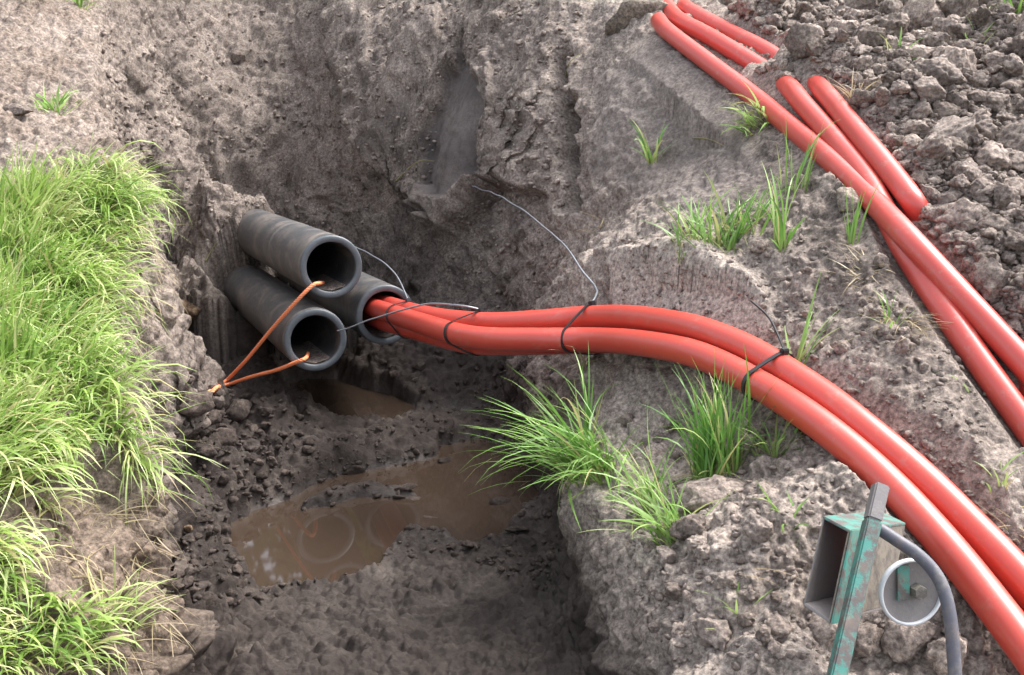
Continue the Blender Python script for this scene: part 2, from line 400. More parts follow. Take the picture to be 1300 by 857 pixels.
def polymask(poly, px, py, soft):
    """soft inside mask of a polygon given in photograph pixels (where the patch of soil lies)"""
    poly = np.asarray(poly, float); n = len(poly); ins = np.zeros(len(px), bool); dm = np.full(len(px), 1e9)
    for i in range(n):
        a, b_ = poly[i], poly[(i + 1) % n]
        c1 = (a[1] > py) != (b_[1] > py)
        xs = (b_[0] - a[0]) * (py - a[1]) / ((b_[1] - a[1]) if b_[1] != a[1] else 1e-9) + a[0]
        ins ^= c1 & (px < xs)
        ab = b_ - a; t = np.clip(((px - a[0]) * ab[0] + (py - a[1]) * ab[1]) / (ab @ ab), 0, 1)
        dm = np.minimum(dm, np.hypot(px - a[0] - t * ab[0], py - a[1] - t * ab[1]))
    return sstep(-soft, soft, np.where(ins, dm, -dm))

def base_height(X):
    F, BL, BR = fFloor(X), fLeft(X), fRight(X)
    dr, wr = lipdist(LIP_R, X, 'R'); dl, wl = lipdist(LIP_L, X, 'L')
    n = perlin(np.c_[X, np.zeros(len(X))], 3.0, 3) * .5 + perlin(np.c_[X, np.zeros(len(X))], 9.0, 4) * .3
    dr = dr + n * .14 * np.clip(wr / .3, .5, 1.6); dl = dl + n * .14 * np.clip(wl / .3, .5, 1.5)
    tr = np.clip(1 + dr / wr, 0, 1); tl = np.clip(1 + dl / wl, 0, 1)
    tr = tr * tr * (3 - 2 * tr); tl = tl * tl * (3 - 2 * tl)
    z = F + (BR - F) * tr; z = z + (BL - z) * tl
    y = X[:, 1]; k = sstep(12, 18, y); z = z * (1 - k) + 3.3 * k
    ex = sstep(8, 14, np.abs(X[:, 0])); z = z * (1 - ex) + np.clip(z, .5, 3.4) * ex
    return z, tr, tl


# ------------------------------------------------------------------ courses of pipes and conduits (the soil is bedded round them)
VP = np.array([(62 - 650) / FOC, -(173 - 428.5) / FOC, 1.0])
AX = np.array([VP[0], CP * VP[2] + SP * VP[1], -SP * VP[2] + CP * VP[1]]); AX /= np.linalg.norm(AX)
RO, RI, RD, RL = .180, .141, .055, .050
e1 = np.cross(AX, (0, 0, 1)); e1 /= np.linalg.norm(e1); e2 = np.cross(e1, AX)
cA, cB, cC = U(401, 432, 6.25), U(421, 339, 6.25), U(490, 400, 6.55)
def course(pts, off=None, n=280):
    W = [] if off is None else [cC + AX * t + off[0] * e1 + off[1] * e2 for t in (1.4, .7, .25)]
    return resample(catmull(W + [U(*p) for p in pts], 24), n)
PU = course([(540,401,5.95),(613,410,5.50),(680,408,5.28),(745,403,5.12),(800,403,4.85),(862,412,4.55),(905,424,4.38),(961,449,4.18),(1040,499,3.88),(1100,546,3.68),(1170,606,3.52),(1240,675,3.38),(1300,738,3.26),(1380,830,3.08),(1480,960,2.8)], (.035, .040))
PF = course([(536,411,5.75),(600,428,5.28),(680,431,5.08),(745,431,4.96),(800,434,4.70),(862,444,4.42),(905,458,4.26),(961,487,4.04),(1020,524,3.80),(1080,570,3.62),(1140,626,3.46),(1200,692,3.31),(1258,764,3.18),(1330,860,3.0),(1420,990,2.75)], (-.045, .030))
PH = course([(536,421,5.95),(600,436,5.50),(680,436,5.26),(745,434,5.12),(800,434,4.86),(862,442,4.58),(905,454,4.42),(961,482,4.18),(1030,528,3.93),(1090,575,3.74),(1150,632,3.58),(1220,705,3.42),(1280,775,3.3),(1360,870,3.1)], (.0, -.062))
P1 = course([(836,26,6.75),(848,40,6.52),(900,80,6.13),(960,125,5.72),(1005,162,5.36),(1050,200,5.02),(1100,247,4.70),(1150,299,4.34),(1200,353,4.16),(1250,407,4.03),(1300,462,3.93),(1360,530,3.82),(1440,630,3.7)])
P2 = course([(846,8,7.0),(863,26,6.7),(900,46,6.42),(940,70,6.16),(972,90,5.98),(990,102,5.85),(1003,112,5.62),(1020,133,5.42),(1060,178,5.08),(1100,228,4.78),(1130,282,4.52),(1155,328,4.34),(1200,395,4.12),(1250,468,3.96),(1300,537,3.84),(1360,620,3.7)])
P3 = course([(868,8,7.0),(876,14,6.85),(920,38,6.55),(960,58,6.28),(988,75,6.1),(1015,96,5.95),(1036,108,5.62),(1050,122,5.38),(1090,170,5.0),(1130,218,4.72),(1160,258,4.54),(1178,290,4.62),(1205,335,4.66),(1250,405,4.42),(1290,468,4.06),(1340,545,3.85)])
def near_course(Q, P, reach):
    """for every ground point: nearest point of a course seen from above (index, sideways distance)"""
    lo, hi = P[:, :2].min(0) - reach, P[:, :2].max(0) + reach
    sel = np.where(((Q[:, :2] > lo) & (Q[:, :2] < hi)).all(1))[0]; idx = np.zeros(len(sel), int); dd = np.zeros(len(sel))
    for i in range(0, len(sel), 20000):
        d2 = ((Q[sel[i:i + 20000], None, :2] - P[None, :, :2]) ** 2).sum(-1)
        idx[i:i + 20000] = d2.argmin(1); dd[i:i + 20000] = np.sqrt(d2.min(1))
    k = dd < reach; return sel[k], idx[k], dd[k]
def bed(Q, P, r, px0, px1, carve=.45, prop=None, cover=None, vary=0.0, side=1.6):
    """bed the soil round a course between two places along it"""
    px = project(P)[0]; P = P[(px >= px0) & (px <= px1)]
    sel, ix, dd = near_course(Q, P, r * 4); zc = P[ix, 2]; z = Q[sel, 2]; lim = .34 if r < .1 else .24
    wob = perlin(np.c_[Q[sel, :2], np.zeros(len(sel))], 14, 60) * vary
    if cover is not None: z = np.maximum(z, zc + r * cover + wob - np.maximum(dd - r * .6, 0) * .9)
    else:
        if prop is not None: z = np.maximum(z, zc - r * prop + wob - np.maximum(dd - r, 0) * .8)
        k_ = sstep(lim + .10, lim - .06, P0[sel, 2] - zc); z = z + k_ * (np.minimum(z, zc - r * carve + wob + np.maximum(dd - r * 1.02, 0) * side) - z)
    Q[sel, 2] = z

# rows get denser where the ground is steep or near, columns are spread along each row by length
ys = np.concatenate([np.linspace(.6, 13, 320), ])
xs_t = np.linspace(-1, 1, 260)
Yg = np.repeat(ys, len(xs_t)); half = .62 * (ys * CP + 1.0) + .6
Xg = (xs_t[None] * half[:, None]).ravel()
zg, _, _ = base_height(np.c_[Xg, Yg]); Zg = zg.reshape(len(ys), -1)
dzdy = np.abs(np.gradient(Zg, ys, axis=0))
inn = np.abs(xs_t) < .85
wy = np.percentile(np.sqrt(1 + dzdy[:, inn] ** 2), 80, axis=1) / (ys * CP + .6)
wy *= np.where(ys < 2.4, .25, 1.0)
wy = np.convolve(np.pad(wy, 8, mode='edge'), np.ones(17) / 17, 'valid')
NR, NC = 980, 940
cw = np.r_[0, np.cumsum(.5 * (wy[1:] + wy[:-1]) * np.diff(ys))]
rows = np.interp(np.linspace(0, cw[-1], NR), cw, ys)
rows = np.r_[rows, 13 * np.geomspace(1.02, 18, 26)]
Xr = []
for y in rows:
    hw = .62 * (min(y, 60) * CP + 1.0) + .6 if y <= 13 else .62 * (13 * CP + 1) + .6 + (y - 13) * 1.2
    k = np.clip(np.interp(y, ys, np.arange(len(ys))), 0, len(ys) - 1); i0 = int(k); i1 = min(i0 + 1, len(ys) - 1)
    zr = Zg[i0] * (1 - (k - i0)) + Zg[i1] * (k - i0)
    s = np.sqrt(1 + (np.gradient(zr, xs_t * hw)) ** 2); s = np.convolve(np.pad(s, 3, mode='edge'), np.ones(7) / 7, 'valid')
    s *= np.where(np.abs(xs_t) < .86, 1, .3)
    c_ = np.r_[0, np.cumsum(.5 * (s[1:] + s[:-1]))]
    Xr.append(np.interp(np.linspace(0, c_[-1], NC), c_, xs_t * hw))
Xr = np.array(Xr); kx = np.ones(9) / 9
Xs = np.stack([np.convolve(np.pad(Xr[:, j], 4, mode='edge'), kx, 'valid') for j in range(NC)], 1)
NRt = len(rows); XY = np.c_[Xs.ravel(), np.repeat(rows, NC)]
z0, TR, TL = base_height(XY)
P0 = np.c_[XY, z0]
grid = P0.reshape(NRt, NC, 3)
nrm = np.cross(np.gradient(grid, axis=1), np.gradient(grid, axis=0)).reshape(-1, 3); nrm /= np.linalg.norm(nrm, axis=1)[:, None]
ppx, ppy, pd = project(P0)

PUD = [(282,640),(365,626),(392,606),(430,592),(520,588),(556,585),(560,558),(610,556),(640,575),(690,590),(694,618),(655,640),(640,668),(620,690),(600,690),(560,668),(520,668),(494,690),(480,718),(430,738),(380,740),(330,740),(285,700)]
PUD2 = [(360,478),(430,468),(500,490),(528,515),(500,535),(440,530),(395,520)]
mp = np.maximum(polymask(PUD, ppx, ppy, 7), polymask(PUD2, ppx, ppy, 7)) * (1 - TL) * (1 - TR)
ISL = [(372,643),(430,618),(470,612),(520,622),(540,632),(500,632),(455,628),(420,640)]
mi = polymask(ISL, ppx, ppy, 4)
floor_m = (1 - TL) * (1 - TR) * sstep(.50, .25, z0) * sstep(8.0, 7.2, XY[:, 1])
plough = polymask([(870,-60),(1700,-200),(1700,560),(1310,470),(1160,260),(1040,100),(960,60)], ppx, ppy, 18) * TR
rbank = TR * (1 - plough)
mound = polymask([(790,330),(850,308),(905,318),(960,360),(985,420),(930,415),(860,395),(790,375)], ppx, ppy, 12) * TR
smooth_face = polymask([(606,60),(618,64),(632,130),(636,190),(614,236),(590,256),(562,238),(556,205),(572,160),(596,120)], ppx + 14 * perlin(P0, 6, 70), ppy + 14 * perlin(P0, 6, 71), 3.5) * (1 - TR)
pale_bank = polymask([(720,600),(860,620),(960,680),(1060,760),(1060,870),(720,870)], ppx, ppy, 20) * TR
nearmud = polymask([(390,735),(480,700),(560,680),(720,700),(722,900),(330,900)], ppx, ppy, 20) * floor_m
lumpmud = polymask([(215,520),(300,480),(390,520),(420,590),(330,630),(300,720),(330,860),(210,860)], ppx, ppy, 25) * (1 - TL)
leftface = (1 - np.abs(2 * TL - 1)) * sstep(4.6, 3.8, XY[:, 1])

Pn = P0.copy()
warp = np.stack([perlin(Pn, 7, 20 + k) for k in range(3)], 1) * .05 + np.stack([perlin(Pn, 24, 30 + k) for k in range(3)], 1) * .018
Pw = Pn + warp
n_a, n_b, n_c, n_d, n_e = perlin(Pn, 1.6, 1), perlin(Pn, 4.5, 2), perlin(Pn, 12, 3), perlin(Pn, 30, 4), perlin(Pn, 75, 5)
c_big = clods(Pw, .20, 1, .25, .75); c_med = clods(Pw, .085, 2, .3, .8); c_sm = clods(Pw, .038, 3, .3, .85)
ridge = (.5 - np.abs(perlin(Pw, 9, 9)))
slope = 1 - np.clip(nrm[:, 2], 0, 1)
pit = (1 - TL) * (1 - TR) * (1 - floor_m)
disp = .05 * n_a + .030 * n_b * (1 - mp)
c_huge = clods(Pw, .30, 7, .2, .65)
disp += plough * (.55 * c_huge + .75 * c_big + .7 * c_med * (1 - .5 * (c_big > .03)) + .5 * c_sm)
patch = sstep(-.15, .25, perlin(Pn, 2.6, 12))
smear = np.maximum(polymask([(765,100),(850,60),(960,185),(1010,250),(900,290),(820,250),(750,220)], ppx, ppy, 14), .8 * polymask([(1000,400),(1150,370),(1260,560),(1300,640),(1200,620),(1080,520),(1000,450)], ppx, ppy, 16)) * rbank
disp += .10 * mound + .012 * smear * perlin(Pw * np.array([.6, 1.6, 1.6]), 9, 25)
soften = 1 - .7 * smear - .35 * mound
disp += soften * rbank * (.32 * c_big * patch + .55 * c_med * patch + .4 * c_sm + .022 * n_c)
turb = np.abs(perlin(Pw, 5, 13)) + .5 * np.abs(perlin(Pw, 11, 14)) + .25 * np.abs(perlin(Pw, 24, 15))
patch2 = sstep(.0, .3, perlin(Pn, 3.3, 16))
disp += pit * (1 - smooth_face) * (.30 * c_big * patch + .45 * c_med * patch2 + .40 * c_sm * (.15 + .85 * patch2) + .040 * n_c + .045 * turb - .02 + .022 * perlin(Pw * np.array([2.2, .6, .5]), 5, 23) + .012 * perlin(Pw * np.array([2.2, .5, .4]), 13, 24))
mass = polymask([(448,-60),(434,60),(440,100),(462,170),(515,232),(560,268),(590,300),(640,240),(725,250),(745,100),(760,-60)], ppx, ppy, 5) * pit
disp += .24 * mass + .05 * pit * sstep(-.06, .06, perlin(Pw * np.array([1., .6, .5]), 3.1, 19)) * (1 - floor_m)
crack = polymask([(711,75),(724,70),(730,170),(733,268),(717,268),(714,170)], ppx + 8 * perlin(P0, 8, 72), ppy, 4)
disp -= .30 * crack
gap = polymask([(528,250),(548,258),(580,272),(584,286),(552,280),(528,268)], ppx, ppy, 4) * pit
disp -= .12 * gap * (.6 + 3 * perlin(Pn * np.array([3., 1, .6]), 16, 17))
disp += TL * (.3 * c_med + .3 * c_sm + .02 * n_c)
disp += leftface * (.5 * c_big + .6 * c_med + .3 * c_sm + .03 * n_c)
disp += lumpmud * (.9 * c_big + .6 * c_med)
disp -= .14 * polymask([(60,600),(130,585),(160,630),(130,690),(60,680)], ppx, ppy, 14) * TL
disp += floor_m * (1 - .2 * nearmud) * (.42 * c_med + .40 * c_sm + .02 * n_c)
disp += .022 * (2 * np.abs(perlin(Pw, 16, 18)) - .5) * (1 - .65 * nearmud) * (1 - .6 * smooth_face) * (1 - .7 * smear) * (1 - .4 * rbank)
disp += .017 * n_d * (1 - .1 * nearmud) * (1 - .5 * smooth_face) + .0065 * n_e
fine_r = floor_m + pit
disp += nearmud * (.35 * c_med * patch + .35 * c_sm + .012 * perlin(Pn, 48, 27))
disp *= 1 - .45 * smooth_face
disp += smooth_face * .010 * perlin(Pw * np.array([.5, .5, 1.6]), 14, 26)
zz = floor_m * (.028) - mp * (.085) + mp * mi * (.085) 
disp = disp * (1 - .55 * mp)
disp[np.repeat(rows, NC) > 14] *= .3
PT = P0 + nrm * disp[:, None]; PT[:, 2] += zz
PT[:, 2] += mp * (1 - mi) * (np.minimum(PT[:, 2], -.045 + .25 * disp) - PT[:, 2])
bed(PT, P2, RL, 966, 1000, cover=1.15, vary=.03); bed(PT, P3, RL, 985, 1038, cover=1.1, vary=.03)
for P_ in (PH, PF, PU): bed(PT, P_, RD, 590, 1600, carve=.9)
bed(PT, P3, RL, 860, 984, .1, .8, vary=.025); bed(PT, P3, RL, 1041, 1150, .35, .9, vary=.025)
bed(PT, P1, RL, 838, 1500, .3, 1.1, vary=.025)
bed(PT, P2, RL, 840, 964, .25, .9, vary=.025); bed(PT, P2, RL, 1004, 1112, .45, vary=.02)
bed(PT, P3, RL, 1158, 1290, cover=1.9, vary=.04)
bed(PT, P2, RL, 1112, 1500, 1.0, side=.9); bed(PT, P1, RL, 838, 1500, .3, vary=.01, side=6)
tt_ = np.linspace(0, 3.5, 60)[:, None]
bed(PT, cB + AX * tt_[37:], RO, 0, 999, cover=1.25, vary=.1); bed(PT, cA + AX * tt_[:59], RO, 0, 999, carve=.62, vary=.1); bed(PT, cC + AX * tt_, RO, 0, 999, carve=.62, vary=.1); bed(PT, cB + AX * tt_[:36], RO, 0, 999, carve=.3)
i, j = np.meshgrid(np.arange(NRt - 1), np.arange(NC - 1), indexing='ij')
FT = np.stack([i * NC + j, i * NC + j + 1, (i + 1) * NC + j + 1, (i + 1) * NC + j], -1).reshape(-1, 4)
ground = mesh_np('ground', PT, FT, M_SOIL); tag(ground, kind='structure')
hz = PT[:, 2]
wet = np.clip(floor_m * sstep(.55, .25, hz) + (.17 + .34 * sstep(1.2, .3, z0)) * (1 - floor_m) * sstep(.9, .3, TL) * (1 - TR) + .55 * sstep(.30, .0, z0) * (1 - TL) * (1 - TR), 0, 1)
soil_shade_patch = polymask([(440,95),(520,110),(560,190),(560,245),(500,215),(450,160)], ppx, ppy, 14) + .8 * polymask([(620,150),(715,120),(720,330),(640,330),(620,240)], ppx, ppy, 18)  # dark brown soil on the pit wall, its shade painted into the colour
wet = np.clip(wet + .24 * soil_shade_patch * sstep(-.25, .2, n_b) * pit, 0, 1)
moist = polymask([(930,170),(1040,215),(1150,330),(1180,430),(1110,400),(1000,315),(930,270)], ppx, ppy, 16) * rbank
wet = np.clip(wet + .38 * moist * sstep(-.3, .2, n_b) + .12 * plough * sstep(-.2, .3, n_b), 0, 1)
wet = np.clip(wet + .25 * n_b * (wet > .05), 0, 1)
slick = np.clip(floor_m * sstep(.060, .0, hz) + nearmud * .15, 0, 1)
dry = np.clip(mound * 1.0 + .5 * pale_bank * (.6 + n_b) + .35 * plough * sstep(.0, .4, n_a) + .45 * polymask([(755,-20),(860,-20),(850,50),(770,50)], ppx, ppy, 14) + .35 * rbank * sstep(0, .35, n_a), 0, 1)
clay = np.clip(.8 * smooth_face + .45 * smear * polymask([(740,60),(860,60),(1000,260),(740,300)], ppx, ppy, 20) + .30 * pit * sstep(.0, .35, n_b) * polymask([(430,60),(740,60),(720,300),(600,330),(480,260)], ppx, ppy, 20), 0, 1)
brown = np.clip(.35 * TL * (1 - leftface) * sstep(-.1, .3, n_b) * sstep(5, 6, XY[:, 1]) + .22 * TL + .8 * leftface + .5 * TL * sstep(3.9, 3.3, XY[:, 1]), 0, 1)
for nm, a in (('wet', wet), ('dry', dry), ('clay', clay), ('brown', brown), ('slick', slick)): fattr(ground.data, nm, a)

pw = ctrl([(300,450,'z',.0),(560,450,'z',.0),(740,560,'z',0),(720,700,'z',0),(560,760,'z',0),(290,750,'z',0)])
hx0, hx1, hy0, hy1 = pw[:, 0].min(), pw[:, 0].max(), pw[:, 1].min(), pw[:, 1].max()
gx, gy = np.meshgrid(np.linspace(hx0, hx1, 30), np.linspace(hy0, hy1, 40)); wv = np.c_[gx.ravel(), gy.ravel(), np.zeros(gx.size)]
ii, jj = np.meshgrid(np.arange(39), np.arange(29), indexing='ij')
water = mesh_np('puddle', wv, np.stack([ii * 30 + jj, ii * 30 + jj + 1, (ii + 1) * 30 + jj + 1, (ii + 1) * 30 + jj], -1).reshape(-1, 4), M_WATER)
tag(water, kind='structure')

bpy.context.view_layer.update()
def hit(px, py):
    d = U(px, py, 1.0) - CAM
    ok, loc, n, _ = ground.ray_cast(Vector(CAM), Vector(d).normalized())
    return (np.array(loc), np.array(n)) if ok else (None, None)
def drop(x, y):
    ok, loc, n, _ = ground.ray_cast(Vector((x, y, 8)), Vector((0, 0, -1)))
    return (np.array(loc), np.array(n)) if ok else (np.array([x, y, 0.]), np.array([0, 0, 1.]))
def dist_of(p): return project(np.asarray(p)[None])[2][0]

# ------------------------------------------------------------------ black pipes
def pipe(c, length, label, scuffs):
    o = empty('plastic_pipe', c, label, 'pipe', 'black pipes in the pit')
    S = 72; a = np.linspace(0, 2 * math.pi, S, endpoint=False)
    def ring(r, t, wob=0): return c + AX * t + r * (1 + wob * np.cos(2 * a + .6))[:, None] * (np.cos(a)[:, None] * e1 + np.sin(a)[:, None] * e2)
    def loft(name, prof, mat, closed=False):
        V = np.vstack([ring(r, t) for r, t in prof]); n = len(prof)
        i, j = np.meshgrid(np.arange(n - 1), np.arange(S), indexing='ij')
        F = np.stack([i * S + j, i * S + (j + 1) % S, (i + 1) * S + (j + 1) % S, (i + 1) * S + j], -1).reshape(-1, 4)
        return mesh_np(name, V, F, mat, o)
    ts = np.linspace(.012, length, 26)
    loft('outer_wall', [(RO, t) for t in ts], M_BLACK)
    loft('cut_end', [(RO, .012), (RO - .003, .003), (RO - .009, 0), (RI + .008, 0), (RI + .002, .004), (RI, .012)], M_CUT)
    loft('bore', [(RI, t) for t in ts], M_BLACK)
    for t0, wd in scuffs:
        loft('scuff_ring', [(RO - .001, t0), (RO + .0018, t0 + wd * .3), (RO + .0018, t0 + wd * .7), (RO - .001, t0 + wd)], M_SCUFF)
    # dried silt lying in the bottom of the mouth
    k = 9; aa = np.linspace(-2.15, -.95, k); V = []
    for t, q in ((.02, .6), (.12, .9), (.3, 1), (.6, .8)):
        for ang in aa:
            edge = 1 - ((ang + 1.55) / .6) ** 2
            r = RI - .001 - .012 * q * max(edge, 0) * (1 + .5 * math.sin(ang * 9 + t * 20))
            V.append(c + AX * t + r * (math.cos(ang) * e1 + math.sin(ang) * e2))
    i, j = np.meshgrid(np.arange(3), np.arange(k - 1), indexing='ij')
    mesh_np('silt', V, np.stack([i * k + j, i * k + j + 1, (i + 1) * k + j + 1, (i + 1) * k + j], -1).reshape(-1, 4), M_CLOD, o)
    return o
pipe(cA, 3.9, 'black plastic pipe low on the left, orange rope end in its mouth', [(.02, .03)])
pipe(cB, 3.4, 'black plastic pipe lying on top of the other two, with a scuffed ring', [(.95, .05)])
pipe(cC, 3.4, 'black plastic pipe that the red conduits run out of', [])

# ------------------------------------------------------------------ red conduits
def conduit(P, label, mat, group):
    return tag(tube_obj('red_conduit', P, RL if mat is M_RED_DUSTY else RD, mat, None, 24), label, 'conduit', group)
BG, LG = 'red conduits tied in a bundle', 'loose red conduits on the ploughed earth'
conduit(PU, 'red conduit on the upper far side of the tied bundle leaving the pipe', M_RED, BG)
conduit(PF, 'red conduit on the near side of the tied bundle, lowest in view', M_RED, BG)
conduit(PH, 'red conduit hidden beneath the other two of the bundle, lowest at the pipe mouth', M_RED, BG)
conduit(P1, 'long red conduit lying full length over the other loose ones', M_RED_DUSTY, LG)
conduit(P2, 'loose red conduit that crosses under the long one and comes out on its left', M_RED_DUSTY, LG)
conduit(P3, 'loose red conduit furthest right, partly buried between clods', M_RED_DUSTY, LG)

# ------------------------------------------------------------------ cable ties round the bundle
def circle_hull(centers, r, n=40):
    pts = []
    for c in centers:
        for a in np.linspace(0, 2 * math.pi, n, endpoint=False): pts.append((c[0] + r * math.cos(a), c[1] + r * math.sin(a)))
    pts = sorted(set(pts))
    def half(pp):
        h = []
        for p in pp:
            while len(h) > 1 and (h[-1][0] - h[-2][0]) * (p[1] - h[-2][1]) - (h[-1][1] - h[-2][1]) * (p[0] - h[-2][0]) <= 0: h.pop()
            h.append(p)
        return h
    lo, up = half(pts), half(pts[::-1]); return np.array(lo[:-1] + up[:-1])
def tie(px, label, tails, tilt=0.0):
    i = int(np.argmin(np.abs(project(PU)[0] - px))); c = PU[i]
    T = PU[i + 1] - PU[i - 1]; T /= np.linalg.norm(T)
    T = T + tilt * np.array([0, 0, 1.0]); T /= np.linalg.norm(T)
    A = np.cross(T, (0, 0, 1)); A /= np.linalg.norm(A); B = np.cross(A, T)
    cs = []
    for P in (PU, PF, PH):
        s = (P - c) @ T; k = int(np.argmin(np.abs(s) + 10 * (np.linalg.norm(P - c, axis=1) > .4))); q = P[k] - c; cs.append((q @ A, q @ B))
    h = circle_hull(cs, RD + .0035); h = np.vstack([h, h[:1]])
    loop = c + h[:, :1] * A + h[:, 1:] * B; loop = resample(loop, 72)[:-1]
    cen = loop.mean(0); S = len(loop); wd = .0085; th = .0045
    V = []
    for p in loop:
        o_ = (p - cen) - ((p - cen) @ T) * T; o_ /= np.linalg.norm(o_)
        V += [p - T * wd, p - T * wd + o_ * th, p + T * wd + o_ * th, p + T * wd]
    V = np.array(V); k, q = np.meshgrid(np.arange(S), np.arange(4), indexing='ij')
    F = np.stack([k * 4 + q, k * 4 + (q + 1) % 4, ((k + 1) % S) * 4 + (q + 1) % 4, ((k + 1) % S) * 4 + q], -1).reshape(-1, 4)
    top = loop[int(np.argmax(project(loop)[1] * -1))]
    o = empty('cable_tie', top, label, 'cable tie', 'cable ties round the red bundle')
    mesh_np('band', V, F, M_TIE, o, smooth=False)
    bm = bmesh.new(); bmesh.ops.create_cube(bm, size=1, matrix=Matrix.Translation(top + np.array([0, 0, .006])) @ Matrix(np.c_[T, A, B].tolist()).to_4x4() @ Matrix.Diagonal((.024, .032, .024, 1)))
    bmesh.ops.bevel(bm, geom=bm.edges[:], offset=.004, segments=2, affect='EDGES')
    bm_obj('lock_head', bm, M_TIE, o, False)
    for pts, mat in tails:
        P = resample(catmull(np.vstack([top + np.array([0, 0, .008])] + [U(*p) for p in pts]), 14), 46)
        P = P + np.stack([perlin(P, 5, 80 + q_) for q_ in range(3)], 1) * .012 * np.linspace(0, 1, len(P))[:, None]; tt, nn, bb = frames(P); V = []
        side = np.cross(tt, np.array([0, 1., 0])); side /= np.linalg.norm(side, axis=1)[:, None]; n2 = np.cross(side, tt)
        w_ = np.linspace(.0055, .004, len(P))[:, None]
        V = np.stack([P - side * w_, P + n2 * .002, P + side * w_, P - n2 * .002], 1).reshape(-1, 3)
        k, q = np.meshgrid(np.arange(len(P) - 1), np.arange(4), indexing='ij')
        F = np.stack([k * 4 + q, k * 4 + (q + 1) % 4, (k + 1) * 4 + (q + 1) % 4, (k + 1) * 4 + q], -1).reshape(-1, 4)
        mesh_np('tail', V, F, mat, o)
    return o
tie(520, 'black cable tie closest to the pipe mouth', [([(500,345,6.5),(470,322,6.75),(448,312,6.9)], M_TAIL)], .25)
tie(609, 'black cable tie whose pale tail arcs left to the pipe mouths', [([(585,388,5.5),(545,386,5.65),(500,396,5.8),(465,408,5.95),(428,421,6.12)], M_TAIL)], .15)
tie(752, 'black cable tie at the bend with a long tail rising up left', [([(758,368,5.2),(740,345,5.35),(715,310,5.7),(675,275,6.2),(640,252,6.7),(600,236,7.4)], M_TAIL)], .05)
tie(990, 'black cable tie right of the grass tufts with a short dark tail', [([(988,425,4.15),(975,402,4.25),(953,383,4.35)], M_TIE)], 0)

# ------------------------------------------------------------------ orange rope
def rope(name, pts, parent, r=.0112, pitch=.050):
    P = resample(catmull([np.asarray(p) for p in pts], 20), 240); T, N, B = frames(P)
    s = np.r_[0, np.cumsum(np.linalg.norm(np.diff(P, axis=0), axis=1))]; VV = []; FF = []; off = 0
    for k in range(3):
        ph = 2 * math.pi * (s / pitch + k / 3)
        Q = P + .52 * r * (np.cos(ph)[:, None] * N + np.sin(ph)[:, None] * B)
        V, F = tube(Q, r * .56, 8, False); VV.append(V); FF.append(F + off); off += len(V)
    return mesh_np(name, np.vstack(VV), np.vstack(FF), M_ROPE, parent)
g0, _ = hit(268, 497)
ro = empty('orange_rope', g0, 'orange twisted rope looping out of two black pipe mouths to the mud', 'rope')
def over(px, py, d):
    p, _ = hit(px, py); return U(px, py, min(d, dist_of(p) - .022))
inB = cB + AX * .25 - e2 * (RI - .02) ; inA = cA + AX * .25 - e2 * (RI - .02)
rope('upper_strand', [inB, U(404,360,6.19), U(396,363,6.12), U(375,384,6.13), over(345,418,6.3), over(310,460,6.55), over(285,485,6.75), g0 + (0, 0, .005), g0 + np.array([-.07, -.05, -.05])], ro)
rope('lower_strand', [inA, U(388,455,6.2), U(378,459,6.16), over(350,470,6.35), over(320,478,6.55), over(290,488,6.7), g0 + np.array([.03, .0, .02]), g0 + np.array([-.04, -.05, -.05])], ro)
g1, n1 = hit(237, 507)
rope('frayed_end', [g1 + np.array([.05, .05, -.03]), g1 + np.array([0.0, 0, .012]), g1 + np.array([-.02, -.03, .015])], ro)

# ------------------------------------------------------------------ green steel roller at the lower right
DV = 2.98
def boxbm(bm, o, ax, ay, az):
    vs = [bm.verts.new(o + sx * ax + sy * ay + sz * az) for sx in (0, 1) for sy in (0, 1) for sz in (0, 1)]
    for f in ((0, 1, 3, 2), (4, 6, 7, 5), (0, 4, 5, 1), (2, 3, 7, 6), (0, 2, 6, 4), (1, 5, 7, 3)): bm.faces.new([vs[k] for k in f])
def fin(bm, bev=.003):
    bmesh.ops.recalc_face_normals(bm, faces=bm.faces)
    if bev: bmesh.ops.bevel(bm, geom=bm.edges[:], offset=bev, segments=2, affect='EDGES')
    return bm
TLc, TRc, BRc, BLc = U(1045,655,3.0), U(1079,673,2.88), U(1062,766,2.80), U(1026,738,2.92)
gr = empty('cable_roller', U(1090,800,2.85), 'worn green steel cable roller half sunk in soil under the bundle', 'cable roller')
vx = TRc - TLc; vz = BLc - TLc; vz = vz * 1.35; 
vy = U(1150,664,3.16) - U(1079,673,2.88); vy = vy * 1.0
ux, uz = vx / np.linalg.norm(vx), vz / np.linalg.norm(vz); th = .008
for nm, (o_, a_, b_, c_), mt in (('top_plate', (TLc, vx, vy, uz * th), M_GREEN), ('front_plate', (TRc + uz * th, ux * -th, vy, vz - 2 * uz * th), M_RUST),
                            ('back_plate', (TLc + uz * th, ux * th, vy, vz - 2 * uz * th), M_STEEL), ('bottom_plate', (TLc + vz - uz * th, vx, vy, uz * th), M_STEEL)):
    bm = bmesh.new(); boxbm(bm, o_, a_, b_, c_); bm_obj(nm, fin(bm, .0015), mt, gr, False)
